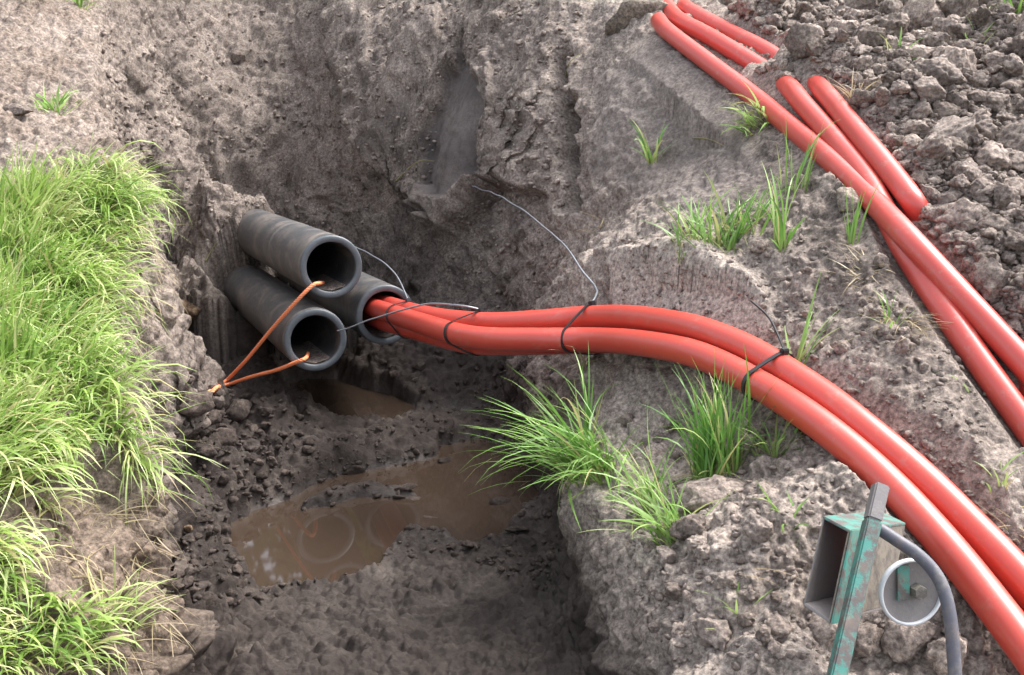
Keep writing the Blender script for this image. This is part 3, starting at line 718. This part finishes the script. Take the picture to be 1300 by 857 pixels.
# green angle iron on the front edge of the box
p_t, p_b = U(1118,616,2.80), U(1078,790,2.66)
ax_ = p_b - p_t; axn = ax_ / np.linalg.norm(ax_); sx = np.array([1, .15, 0.]); sx -= (sx @ axn) * axn; sx /= np.linalg.norm(sx); sy = np.cross(axn, sx); hw_ = .0185
cut = .27
bm = bmesh.new(); boxbm(bm, p_t - sx * hw_ - sy * hw_, sx * 2 * hw_, sy * 2 * hw_, ax_ * cut); bm_obj('post_head', fin(bm, .004), M_STEEL, gr, False)
bm = bmesh.new(); boxbm(bm, p_t + ax_ * cut - sx * (hw_ + .001) - sy * (hw_ + .001), sx * 2 * (hw_ + .001), sy * 2 * (hw_ + .001), ax_ * 1.2); bm_obj('post', fin(bm, .004), M_GREEN, gr, False)
bm = bmesh.new(); q = U(1082,690,2.80); boxbm(bm, TRc + ux * .003 , vy * .22, -ux * .0 + np.cross(uz, vy / np.linalg.norm(vy)) * .006, vz * 1.0); bm_obj('angle_flange', fin(bm, .001), M_GREEN, gr, False)
tube_obj('curved_handle', resample(catmull([U(1100,664,2.80), U(1112,669,2.78), U(1140,687,2.76), U(1165,704,2.74), U(1186,726,2.72), U(1199,752,2.70), U(1207,790,2.68), U(1212,850,2.66), U(1214,910,2.64)], 14), 60), .0165, M_DKSTEEL, gr, 18)
wc_ = U(1157,752,2.86); wa = np.array([.16, -.96, .22]); wa /= np.linalg.norm(wa); w1 = np.cross(wa, (0, 0, 1)); w1 /= np.linalg.norm(w1); w2 = np.cross(w1, wa)
aa = np.linspace(0, 2 * math.pi, 65)
def wheel_loft(name, prof, mat):
    S = 64; V = np.vstack([wc_ + wa * t + r * (np.cos(aa[:-1])[:, None] * w1 + np.sin(aa[:-1])[:, None] * w2) for r, t in prof]); n = len(prof)
    i, j = np.meshgrid(np.arange(n - 1), np.arange(S), indexing='ij')
    return mesh_np(name, V, np.stack([i * S + j, i * S + (j + 1) % S, (i + 1) * S + (j + 1) % S, (i + 1) * S + j], -1).reshape(-1, 4), mat, gr)
wheel_loft('wheel_rim', [(.081, -.012), (.087, -.012), (.089, .0), (.087, .005), (.081, .006), (.080, .0), (.081, -.012)], M_RIM)
wheel_loft('wheel_disc', [(.0805, -.004), (.05, -.010), (.02, -.012), (.001, -.012)], M_STEEL)
bm = bmesh.new(); boxbm(bm, wc_ + w2 * -.02 + w1 * .004 - wa * .008, w1 * .034, w2 * .092, wa * .008); o_ = bm_obj('spoke', fin(bm, .001), M_GREEN, gr, False)
bm = bmesh.new(); bmesh.ops.create_cone(bm, segments=6, radius1=.022, radius2=.018, depth=.03, cap_ends=True, matrix=Matrix.Translation(wc_ - w1 * .02) @ Vector(wa).to_track_quat('Z', 'Y').to_matrix().to_4x4())
bm_obj('hub_bolt', bm, M_RUST, gr, False)
# ------------------------------------------------------------------ clods and stones
def lump_mesh(name, seed, sub=3, cuts=11):
    r_ = random.Random(seed); bm = bmesh.new(); bmesh.ops.create_icosphere(bm, subdivisions=sub, radius=1)
    off = Vector((r_.random() * 50, r_.random() * 50, r_.random() * 50)); planes = []
    for _ in range(cuts):
        n = Vector((r_.gauss(0, 1), r_.gauss(0, 1), r_.gauss(0, 1))).normalized(); planes.append((n, r_.uniform(.5, .85)))
    sc_ = Vector((r_.uniform(.8, 1.25), r_.uniform(.75, 1.1), r_.uniform(.6, .9)))
    for v in bm.verts:
        p = v.co.copy(); k = 1 + .40 * mnoise.noise(p * 1.3 + off) + .22 * mnoise.noise(p * 2.9 + off)
        p *= k
        for n, d in planes:
            s = p.dot(n) - d
            if s > 0: p -= n * s * .85
        p *= 1 + .17 * mnoise.noise(p * 4.5 + off) + .10 * mnoise.noise(p * 10 + off) + .05 * mnoise.noise(p * 22 + off)
        v.co = Vector((p.x * sc_.x, p.y * sc_.y, p.z * sc_.z))
    me = bpy.data.meshes.new(name); bm.to_mesh(me); bm.free()
    for p in me.polygons: p.use_smooth = True
    return me
def lumps(name, mat, n, s0, sub=3):
    L = []
    for k in range(n):
        me = lump_mesh(name, s0 + k, sub); me.materials.append(mat); L.append(me)
    return L
LD, LW = lumps('earth_clod', M_CLOD, 12, 100, 4), lumps('mud_lump', M_CLOD_WET, 6, 200)
LP_, LB = lumps('pale_clod', M_CLOD_PALE, 3, 300), lumps('brown_clod', M_CLOD_BROWN, 2, 400)
def put(name, me, p, n, size, label, group=None, sink=.25, cat='clod', sq=None):
    o = bpy.data.objects.new(name, me); COL.objects.link(o)
    q = Vector((0, 0, 1)).lerp(Vector(n), .5).normalized()
    o.location = Vector(p) + q * size * (.55 - sink * 1.6)
    o.rotation_euler = (random.gauss(0, .35), random.gauss(0, .35), random.uniform(0, 6.28))
    s = sq or (1, 1, 1); o.scale = (size * s[0], size * s[1], size * s[2])
    return tag(o, label, cat, group)
def inside(poly, x, y):
    r_ = False
    for i in range(len(poly)):
        (x0, y0), (x1, y1) = poly[i], poly[i - 1]
        if (y0 > y) != (y1 > y) and x < (x1 - x0) * (y - y0) / (y1 - y0) + x0: r_ = not r_
    return r_
def scatter(poly, n, smin, smax, name, meshes, label, group, sink=.25, mind=.9):
    xs = [p[0] for p in poly]; ys_ = [p[1] for p in poly]; done = []; tries = 0
    while len(done) < n and tries < n * 40:
        tries += 1; x, y = random.uniform(min(xs), max(xs)), random.uniform(min(ys_), max(ys_))
        if not inside(poly, x, y): continue
        p, nn = hit(x, y)
        if p is None: continue
        s = smin * (smax / smin) ** (random.random() ** 1.8)
        if any(np.linalg.norm(p - q) < mind * (s + r2) for q, r2 in done): continue
        done.append((p, s)); put(name, random.choice(meshes), p, nn, s, label(x, y, s) if callable(label) else label, group, sink)
PLOUGH = [(905,-5),(1310,-5),(1310,450),(1215,330),(1180,262),(1135,190),(1075,108),(1010,60),(940,22)]
def plough_label(px, py, s):
    sz = 'small' if s < .045 else 'middling' if s < .075 else 'large'
    if py < 110 and px > 1090: w_ = 'around the small grass tufts at the top right'
    elif py < 110: w_ = 'beyond the upper ends of the loose conduits'
    elif px - (1050 + (py - 120) * .82) < 70: w_ = 'beside the furthest right loose conduit'
    elif py < 240: w_ = 'in the middle of the ploughed earth'
    else: w_ = 'at the right edge above the loose conduits'
    return f'{sz} grey brown clod {w_}'
scatter(PLOUGH, 225, .038, .15, 'earth_clod', LD, plough_label, 'clods on the ploughed earth', .22, .70)
scatter([(225,500),(330,495),(400,545),(390,590),(320,625),(290,640),(240,610)], 34, .03, .10, 'mud_lump', LW, lambda x, y, z_: ('large' if z_ > .06 else 'small') + ' dark wet mud lump ' + ('near the rope end on the pit floor' if y < 540 else 'between the rope end and the puddle'), 'mud lumps on the pit floor', .3)
scatter([(230,650),(300,660),(320,730),(330,770),(235,770)], 18, .025, .06, 'mud_lump', LW, 'small dark mud lump between the puddle and the left bank wall', 'mud lumps left of the puddle', .3)
scatter([(770,620),(860,640),(1010,680),(1050,770),(1000,850),(860,850),(800,740)], 26, .022, .075, 'earth_clod', LD, lambda x, y, z_: ('large' if z_ > .045 else 'small') + ' crumbly earth clod ' + ('beside the bright tuft on the near right bank' if x < 900 else 'in front of the green roller'), 'clods on the near right bank', .3)
scatter([(900,480),(840,500),(790,520),(800,590),(900,600),(950,540)], 9, .022, .05, 'earth_clod', LD, 'small earth clod among the grass tufts below the red bundle', 'clods by the grass tufts', .3)
scatter([(950,320),(1100,290),(1160,400),(1190,470),(1100,470),(1000,420)], 14, .018, .05, 'earth_clod', LD, 'small clod on the bare soil between bundle and loose conduits', 'clods between the conduits', .25)
scatter([(450,430),(680,430),(660,500),(560,520),(480,470)], 26, .022, .06, 'mud_lump', LW, 'small wet mud lump on the pit floor under the red bundle', 'mud lumps under the bundle', .35)
def one(px, py, size, meshes, name, label, sink=.25, cat='clod', sq=None, up=0.0):
    p, n = hit(px, py); p = p + np.array([0, 0, up]); return put(name, random.choice(meshes), p, n, size, label, None, sink, cat, sq)
one(1272,505,.062, LD, 'earth_clod', 'squarish clod leaning against the lowest loose red conduit at the right edge', .1, sq=(.8, .8, 1.2))
one(1225,280,.105, LD, 'earth_clod', 'big rounded clod right of the buried end of the furthest right conduit')
one(240,395,.13, LB, 'brown_clod', 'brown crumbly lump left of the black pipes', .35)
one(248,520,.10, LW, 'mud_lump', 'large pointed mud lump where the orange rope ends', .2)
one(1075,255,.075, LP_, 'grey_stone', 'pale grey stone left of where the loose conduits cross', .25, 'stone')
one(812,16,.21, LP_, 'pale_clod', 'large pale block of earth at the start of the loose conduits', .42, sq=(1.15, 1, .95))
one(915,625,.12, LD, 'earth_clod', 'rounded pale clod below the upright grass tuft', .35, sq=(1.3, 1, .7))
one(945,570,.085, LP_, 'pale_clod', 'pale clod right behind the upright grass tuft', .3)
one(240,672,.020, LB, 'brown_stone', 'small tan pebble on the mud left of the puddle', .1, 'stone')
one(300,75,.08, LD, 'earth_clod', 'grey clod with a dark hole beneath it on the back slope', .2)
one(20,140,.07, LD, 'earth_clod', 'flat clod at the left edge above the grass', .3, sq=(1.6, .7, .5))
scatter([(1160,250),(1195,262),(1225,310),(1215,335),(1178,296)], 9, .03, .06, 'earth_clod', LD, 'clod heaped over the furthest right conduit where it goes underground', 'clods over the buried conduit', .3, .6)
scatter([(962,84),(985,66),(1020,80),(1032,104),(1004,112),(985,108)], 9, .03, .06, 'earth_clod', LD, 'clod in the heap of earth over two loose conduits near the top', 'clods over the upper conduits', .3, .6)
for (px_, py_, s_) in ((512,620,.050),(520,640,.042),(505,632,.03),(640,655,.055),(655,672,.045),(600,692,.05),(545,668,.035),(570,600,.05),(450,600,.05)):
    p_, n_ = hit(px_, py_); p_[2] = max(p_[2], -.012); put('mud_lump', random.choice(LW), p_, n_, s_, 'low dark mud lump standing in the main puddle', 'mud lumps standing in the puddle', .3, 'clod', (1.5, 1, .6))
for (px_, py_, s_, l_) in ((1045,800,.09,'rounded clod against the left foot of the green roller'),(1095,812,.08,'clod at the foot of the green post'),(1150,815,.075,'clod under the pale ring of the roller'),(1205,830,.085,'clod where the curved handle goes into the soil')):
    one(px_, py_, s_, LD, 'earth_clod', l_, .3)
one(470,508,.05, LW, 'mud_lump', 'wet stone standing in the small back puddle', .2)

# crumbs: thousands of small crumbs of soil, uncountable
cm = lump_mesh('crumb_src', 900, 1, 5); cv = np.array([v.co[:] for v in cm.vertices]); cf = np.array([p.vertices[:] for p in cm.polygons]); bpy.data.meshes.remove(cm)
def crumbs(name, poly, n, smin, smax, mat):
    VV, FF, off = [], [], 0; xs = [p[0] for p in poly]; ys_ = [p[1] for p in poly]; k = 0; tries = 0
    while k < n and tries < n * 5:
        tries += 1; x, y = random.uniform(min(xs), max(xs)), random.uniform(min(ys_), max(ys_))
        if not inside(poly, x, y): continue
        p, nn = hit(x, y)
        if p is None: continue
        s = smin * (smax / smin) ** (random.random() ** 2)
        a = random.uniform(0, 6.28); ca, sa = math.cos(a), math.sin(a); b_ = random.uniform(0, 6.28); cb, sb = math.cos(b_), math.sin(b_)
        Rm = np.array([[ca, -sa, 0], [sa, ca, 0], [0, 0, 1]]) @ np.array([[1, 0, 0], [0, cb, -sb], [0, sb, cb]])
        VV.append((cv * np.array([s, s * random.uniform(.7, 1.2), s * random.uniform(.6, 1)])) @ Rm.T + p + nn * s * .25); FF.append(cf + off); off += len(cv); k += 1
    o = mesh_np(name, np.vstack(VV), np.vstack(FF), mat); tag(o, kind='stuff'); return o
tag(crumbs('soil_crumbs', PLOUGH, 3200, .008, .03, M_CRUMB), 'loose grey soil crumbs scattered between the clods of the ploughed earth', 'soil')
tag(crumbs('soil_crumbs', [(770,610),(1000,590),(1200,560),(1300,700),(1300,840),(860,850),(800,740)], 900, .005, .018, M_CRUMB), 'fine soil crumbs on the near right bank around the roller', 'soil')
tag(crumbs('soil_crumbs', [(790,300),(1000,250),(1250,480),(1260,620),(1100,560),(960,440),(790,380)], 700, .005, .02, M_CRUMB), 'fine soil crumbs on the bare ground between bundle and loose conduits', 'soil')
tag(crumbs('mud_crumbs', [(220,470),(400,500),(420,560),(700,440),(720,560),(700,760),(560,700),(300,770),(220,770)], 1100, .007, .025, M_CRUMB_WET), 'small wet mud crumbs over the pit floor round the puddle', 'mud')
tag(crumbs('soil_crumbs', [(120,30),(440,0),(740,0),(705,380),(560,400),(570,275),(600,265),(640,210),(630,100),(600,60),(560,140),(545,230),(440,300),(300,280),(180,300)], 1500, .008, .03, M_CRUMB), 'loose crumbs of earth over the sloping walls of the pit', 'soil')

# ------------------------------------------------------------------ grass
def blade_arrays(base, az, tilt, bend, length, width, tint, S=7):
    """ribbons: base Nx3, az heading, tilt start angle from vertical, bend how far the tip bows over"""
    N = len(base); s = np.linspace(0, 1, S)
    ang = tilt[:, None] + bend[:, None] * s[None] ** 1.3
    ds = length[:, None] / (S - 1)
    hz_ = np.concatenate([np.zeros((N, 1)), np.cumsum(np.sin((ang[:, 1:] + ang[:, :-1]) / 2) * ds, 1)], 1)
    vz_ = np.concatenate([np.zeros((N, 1)), np.cumsum(np.cos((ang[:, 1:] + ang[:, :-1]) / 2) * ds, 1)], 1)
    tw = az[:, None] + rng.normal(0, .25, N)[:, None] * s[None]
    C = np.stack([base[:, 0:1] + hz_ * np.cos(tw), base[:, 1:2] + hz_ * np.sin(tw), base[:, 2:3] + vz_], -1)
    roll = az + math.pi / 2 + rng.normal(0, .7, N)
    sd = np.stack([np.cos(roll), np.sin(roll), rng.normal(0, .25, N)], -1)
    wp = width[:, None] * np.interp(s, [0, .15, .6, 1], [.6, 1, .8, .06])[None] * .5
    V = np.stack([C - sd[:, None] * wp[..., None], C + sd[:, None] * wp[..., None]], 2)
    idx = np.arange(N)[:, None] * S * 2 + np.arange(S - 1)[None] * 2
    F = np.stack([idx, idx + 1, idx + 3, idx + 2], -1).reshape(-1, 4)
    return V.reshape(-1, 3), F, np.repeat(tint, S * 2), np.tile(np.repeat(s, 2), N)
def blade_obj(name, arrs, mat, loc=None):
    off = 0; VV, FF, TT, SS = [], [], [], []
    for V, F, T_, S_ in arrs: VV.append(V); FF.append(F + off); TT.append(T_); SS.append(S_); off += len(V)
    o = mesh_np(name, np.vstack(VV), np.vstack(FF), mat, None, True, loc)
    fattr(o.data, 'tint', np.concatenate(TT)); fattr(o.data, 'along', np.concatenate(SS)); return o
# the lush bank on the left
GP = [(-60,262),(20,258),(60,262),(72,240),(108,218),(140,215),(156,238),(174,262),(170,300),(150,330),(132,380),(126,430),(132,480),(152,530),(165,565),(150,582),(140,568),(118,562),(80,575),(55,600),(25,630),(-60,650)]
GP2 = [(-60,690),(10,685),(35,720),(40,750),(80,775),(120,800),(100,860),(-60,860)]
vis = np.where((TL > .5))[0]
def grass_points(poly, n, edge=10):
    mk = polymask(poly, ppx[vis], ppy[vis], edge); cand = vis[mk > .5]
    w_ = (pd[cand] ** 2) ; 
    # weight by ground area so that density is even on the ground
    area = np.gradient(np.repeat(rows, NC).reshape(NRt, NC), axis=0).ravel()[cand] * np.abs(np.gradient(Xs, axis=1)).ravel()[cand]
    pr = area / area.sum(); return PT[rng.choice(cand, n, p=pr)]
def lawn(poly, n, lmin, lmax, wd, lean_out=.35, edge=10, dryp=.14):
    b_ = grass_points(poly, n, edge) + rng.normal(0, .006, (n, 3)); b_[:, 2] -= .012
    clump = perlin(b_, 3.5, 44); clump2 = perlin(b_, 7, 45)
    dl, _ = lipdist(LIP_L, b_[:, :2], 'L'); near = sstep(.35, .0, dl)
    az0 = 2.2 * perlin(b_, 2.2, 46) * math.pi + rng.normal(0, .9, n)
    out = rng.normal(0, .6, n) - .2
    az = np.where(rng.random(n) < .25 + .6 * near * lean_out, out, az0)
    ln = (lmin + (lmax - lmin) * np.clip(.5 + 1.1 * clump + rng.normal(0, .22, n), 0, 1.2))
    tilt = np.abs(rng.normal(.22, .22, n)) + .45 * near; bend = np.abs(rng.normal(1.0, .65, n)) + .7 * near
    tint = np.clip(.38 + .7 * clump2 + rng.normal(0, .17, n), 0, .8); dr = rng.random(n) < dryp; tint[dr] = rng.uniform(.85, 1, dr.sum())
    return blade_arrays(b_, az, tilt, bend, ln, wd * rng.uniform(.6, 1.3, n), tint, 6)
g = blade_obj('grass', [lawn(GP, 8200, .11, .34, .0115), lawn(GP2, 800, .10, .26, .010, .3)], M_GRASS)
tag(g, 'lush bright green grass covering the left bank to its edge', 'grass', None, 'stuff')

def tuft(px, py, n, hpx, spread_px, label, az=None, azs=3.0, tilt=.35, bend=.9, mat=None, dry=.13, wdp=3.2, tint0=.35, on=None, gname='grass_tuft', cat='grass tuft', lenvar=.3):
    p, _ = hit(px, py)
    if on is not None: p = U(px, py, on)
    d = dist_of(p); mpp = d / FOC; r = spread_px * mpp
    q = rng.normal(0, .45, (n, 2)) * r; b_ = np.array([drop(p[0] + a, p[1] + b2)[0] for a, b2 in q]) if on is None else np.c_[p[0] + q[:, 0], p[1] + q[:, 1], np.full(n, p[2])]
    bad = np.abs(b_[:, 2] - p[2]) > .09; b_[bad] = p + rng.normal(0, .012, (bad.sum(), 3)); b_[:, 2] -= .01
    if az is None: a = np.arctan2(q[:, 1], q[:, 0]) + rng.normal(0, .7, n)
    else: a = rng.normal(az, azs, n)
    L = hpx * mpp * 1.15 * np.clip(rng.normal(.9, lenvar, n), .3, 1.35)
    tn = np.clip(rng.normal(tint0, .2, n), 0, .8); dd = rng.random(n) < dry; tn[dd] = rng.uniform(.85, 1, dd.sum())
    arr = blade_arrays(b_, a, np.abs(rng.normal(tilt, .22, n)), np.abs(rng.normal(bend, .4, n)), L, wdp * mpp * rng.uniform(.6, 1.3, n), tn, 8)
    arrs = [arr]
    if cat == 'grass tuft' and n > 20:      # dead brown thatch round the base
        m_ = int(n * .45); b3 = b_[rng.integers(0, n, m_)] + np.c_[rng.normal(0, .02, (m_, 2)), np.zeros(m_)]
        arrs.append(blade_arrays(b3, rng.uniform(0, 6.28, m_), rng.uniform(.7, 1.5, m_), rng.uniform(.2, 1.3, m_), L[rng.integers(0, n, m_)] * rng.uniform(.25, .55, m_), wdp * .7 * mpp * rng.uniform(.6, 1.2, m_), rng.uniform(.88, 1, m_), 8))
    o = blade_obj(gname, arrs, mat or M_GRASS_DK, p)
    return tag(o, label, cat)
tuft(745,592,140,118,36,'large grass tuft drooping left over the pit edge above the puddle',math.pi*1.03,.75,.75,.85,lenvar=.35)
tuft(765,605,70,85,28,'broad grass tuft hanging down the bank wall beside the big drooping tuft',-2.2,.9,.6,1.3)
tuft(745,572,12,95,6,'few tall upright blades rising from the pit edge tuft',1.2,.6,.1,.2)
tuft(830,635,46,85,20,'light green tuft on the bank below the upright tuft',math.pi,1.3,.5,.9,tint0=.55)
tuft(855,675,60,85,24,'bright green tuft leaning left at the edge of the near right bank',math.pi*.95,1.0,.65,.8,tint0=.55)
tuft(908,602,150,108,28,'dense dark upright grass tuft below the red bundle',math.pi*.8,1.4,.16,.45,wdp=3.4,tint0=.2)
tuft(985,575,45,60,24,'small yellow green tuft right behind the upright grass tuft',None,3,.5,.9,tint0=.6)
tuft(890,305,64,62,40,'spiky grass tuft on the earth mound, left of its neighbour',math.pi*.9,1.2,.5,.6)
tuft(935,305,52,62,32,'spiky grass tuft on the earth mound, right of its neighbour',.4,1.2,.45,.6)
tuft(993,312,13,85,16,'few long blades standing right of the earth mound',None,3,.2,.8,wdp=4)
tuft(828,203,18,52,7,'small green tuft alone on the right heap above the mound',None,3,.25,.7,wdp=3.5)
tuft(958,160,40,48,18,'yellowish tuft pressed against the long loose conduit',math.pi,.7,.9,.8,tint0=.62,dry=.25)
tuft(1140,72,24,34,14,'small tuft of grass between clods near the top right',None,3,.7,.6,tint0=.4)
tuft(1240,45,16,26,12,'pale little tuft between clods left of the corner tuft',None,3,.7,.6,tint0=.62)
tuft(1288,14,40,34,16,'dark green tuft in the top right corner',None,3,.4,.6,tint0=.2)
tuft(1010,235,14,70,24,'sparse thin blades in the shaded soil left of the loose conduits',None,3,.15,.35,wdp=2.6)
tuft(1080,310,10,62,10,'few green blades in front of the pale stone',None,3,.15,.4,wdp=3.2)
tuft(1015,465,14,95,14,'long thin blades behind the bundle at the short tailed tie',.6,.6,.5,.7,wdp=3.2,tint0=.6)
tuft(1130,420,8,45,10,'few blades in the dry straw between the conduits',None,3,.3,.5)
tuft(1270,610,10,40,16,'few weak blades on the soil above the bundle at the right edge',None,3,.4,.8,tint0=.6)
tuft(1225,490,6,45,12,'single blades leaning on bare soil left of the squarish clod',2.6,.4,.9,.5)
tuft(68,135,46,30,22,'small patch of grass on the bare left bank above the lush grass',None,3,.6,.8,tint0=.55)
tuft(100,8,30,26,10,'tuft of grass at the top edge of the left bank',None,3,.6,.8,tint0=.3)
tuft(1000,660,10,40,18,'short blades on soil behind the green roller',None,3,.7,.5,tint0=.5)
tuft(935,760,8,50,14,'few blades lying on the near right bank left of the roller',None,3,.8,.5,tint0=.5)
tuft(150,785,34,70,30,'pale long grass rising at the bottom of the left bank',.6,.9,.7,.7,mat=M_GRASS,tint0=.62)
tuft(170,582,60,95,16,'long blades hanging over the left bank edge above the bare face',-.9,.4,.9,1.5,mat=M_GRASS,tint0=.5,dry=.2)
tuft(55,640,26,70,18,'long dry blades hanging over the hollow in the left bank',-.7,.8,.9,1.4,mat=M_GRASS,tint0=.6,dry=.4)
# torn roots and dead grass hanging out of the cut edge of the left bank
edge = np.where((TL > .55) & (TL < .9) & (XY[:, 1] > 2.6) & (XY[:, 1] < 5.6) & (ppx > -40))[0]
e_ = PT[rng.choice(edge, 420)]; k_ = len(e_)
hang = blade_arrays(e_, rng.normal(-.2, .8, k_), rng.uniform(1.5, 2.5, k_), rng.uniform(.2, .9, k_), rng.uniform(.05, .22, k_), rng.uniform(.002, .006, k_), rng.uniform(0, 1, k_), 7)
tag(blade_obj('hanging_roots', [hang], M_STRAW), 'pale torn roots and dead grass hanging from the cut edge of the left bank', 'roots', None, 'stuff')
# straw
def straw(px, py, n, lpx, spread, label, tilt=1.25):
    return tuft(px, py, n, lpx, spread, label, None, 3, tilt, .7, M_STRAW, .1, 1.7, .4, gname='dry_grass', cat='dry grass')
straw(1098,340,60,34,16,'matted pale dry grass below the pale stone')
straw(1140,402,80,44,30,'dry straw tuft lying between the bundle and the loose conduits')
straw(1290,660,60,44,18,'dry straw tuft above the bundle at the right edge')
straw(1085,118,40,34,12,'dry straw at the upper end of the furthest right conduit',.8)
straw(762,275,30,26,14,'pale dry roots sticking out of the right heap')
straw(930,725,10,60,16,'few dry stalks lying on the near right bank')
straw(120,640,60,50,34,'dead grass roots hanging in the hollow of the left bank')
straw(740,470,16,70,10,'thin dry stalks hanging under the bundle at the pit edge',.7)
def twig(pts, label, r=.004):
    P = resample(catmull([hit(x, y)[0] + np.array([0, -.012, .014]) for x, y in pts], 10), 30)
    o = tube_obj('twig', P, np.linspace(r, r * .4, 30), M_STRAW, None, 6); return tag(o, label, 'twig')
for me_a in (): pass
twig([(503,232),(520,215),(535,206),(552,207)], 'pale bare root on the back wall left of the smooth clay face', .007)
twig([(718,100),(722,84),(735,72),(742,70)], 'thin pale root curling from the top of the right heap', .005)
twig([(262,333),(270,318),(277,308)], 'short pale twig in the mud left of the top pipe', .006)
twig([(880,178),(900,180),(918,188)], 'pale stalk lying on the soil left of the long conduit', .004)
twig([(1210,270),(1212,250),(1235,238)], 'bent stalk between clods right of the crossing', .004)

# ------------------------------------------------------------------ trees beyond the pit: the puddle mirrors their pale green
M_LEAF = grass_material('leaves', [(.10, .15, .02), (.17, .22, .035), (.26, .28, .06)])
m, t, b = material('bark'); M_BARK = m
t.links.new(mix(t, noisef(t, 8, 6), (.07, .055, .04), (.16, .13, .10)), b.inputs['Base Color']); b.inputs['Roughness'].default_value = .9
def tree(x, y, h, seed, label):
    r_ = np.random.default_rng(seed); base = drop(x, y)[0] if False else np.array([x, y, 3.2])
    o = empty('tree', base, label, 'tree')
    tube_obj('trunk', resample(catmull([base - (0, 0, .4), base + np.array([.1, 0, h * .3]), base + np.array([-.1, .1, h * .65]), base + np.array([0, 0, h * .92])], 8), 20), np.linspace(.22, .04, 20), M_BARK, o, 10)
    cen = base + np.c_[r_.normal(0, h * .2, 26), r_.normal(0, h * .2, 26), r_.uniform(.28, .98, 26) * h]
    for c_ in cen[:7]: tube_obj('limb', resample(np.array([base + (0, 0, (c_[2] - base[2]) * .7), c_]), 4), np.linspace(.07, .02, 4), M_BARK, o, 6)
    n = 6500; q = cen[r_.integers(0, 26, n)] + r_.normal(0, h * .075, (n, 3)); a_ = r_.normal(0, 1, (n, 3)); a_ /= np.linalg.norm(a_, axis=1)[:, None]
    b2 = np.cross(a_, r_.normal(0, 1, (n, 3))); b2 /= np.linalg.norm(b2, axis=1)[:, None]; k = r_.uniform(.14, .28, n)[:, None]
    V = np.stack([q - a_ * k, q + b2 * k * .5, q + a_ * k, q - b2 * k * .5], 1).reshape(-1, 3)
    f = mesh_np('crown', V, np.arange(4 * n).reshape(-1, 4), M_LEAF, o)
    fattr(f.data, 'tint', np.repeat(r_.uniform(0, .9, n), 4)); fattr(f.data, 'along', np.ones(4 * n))
for k, (x, y, h, lb) in enumerate([(-11, 21, 10, 'leftmost green tree beyond the excavation'), (-6.2, 19, 11, 'tall green tree beyond the back of the pit, second from left'), (-2, 21, 10.5, 'green tree straight behind the pit'),
                                  (3, 20, 10, 'green tree behind the heap with the loose conduits'), (8.5, 22, 10.5, 'rightmost green tree beyond the ploughed earth')]): tree(x, y, h, 50 + k, lb)
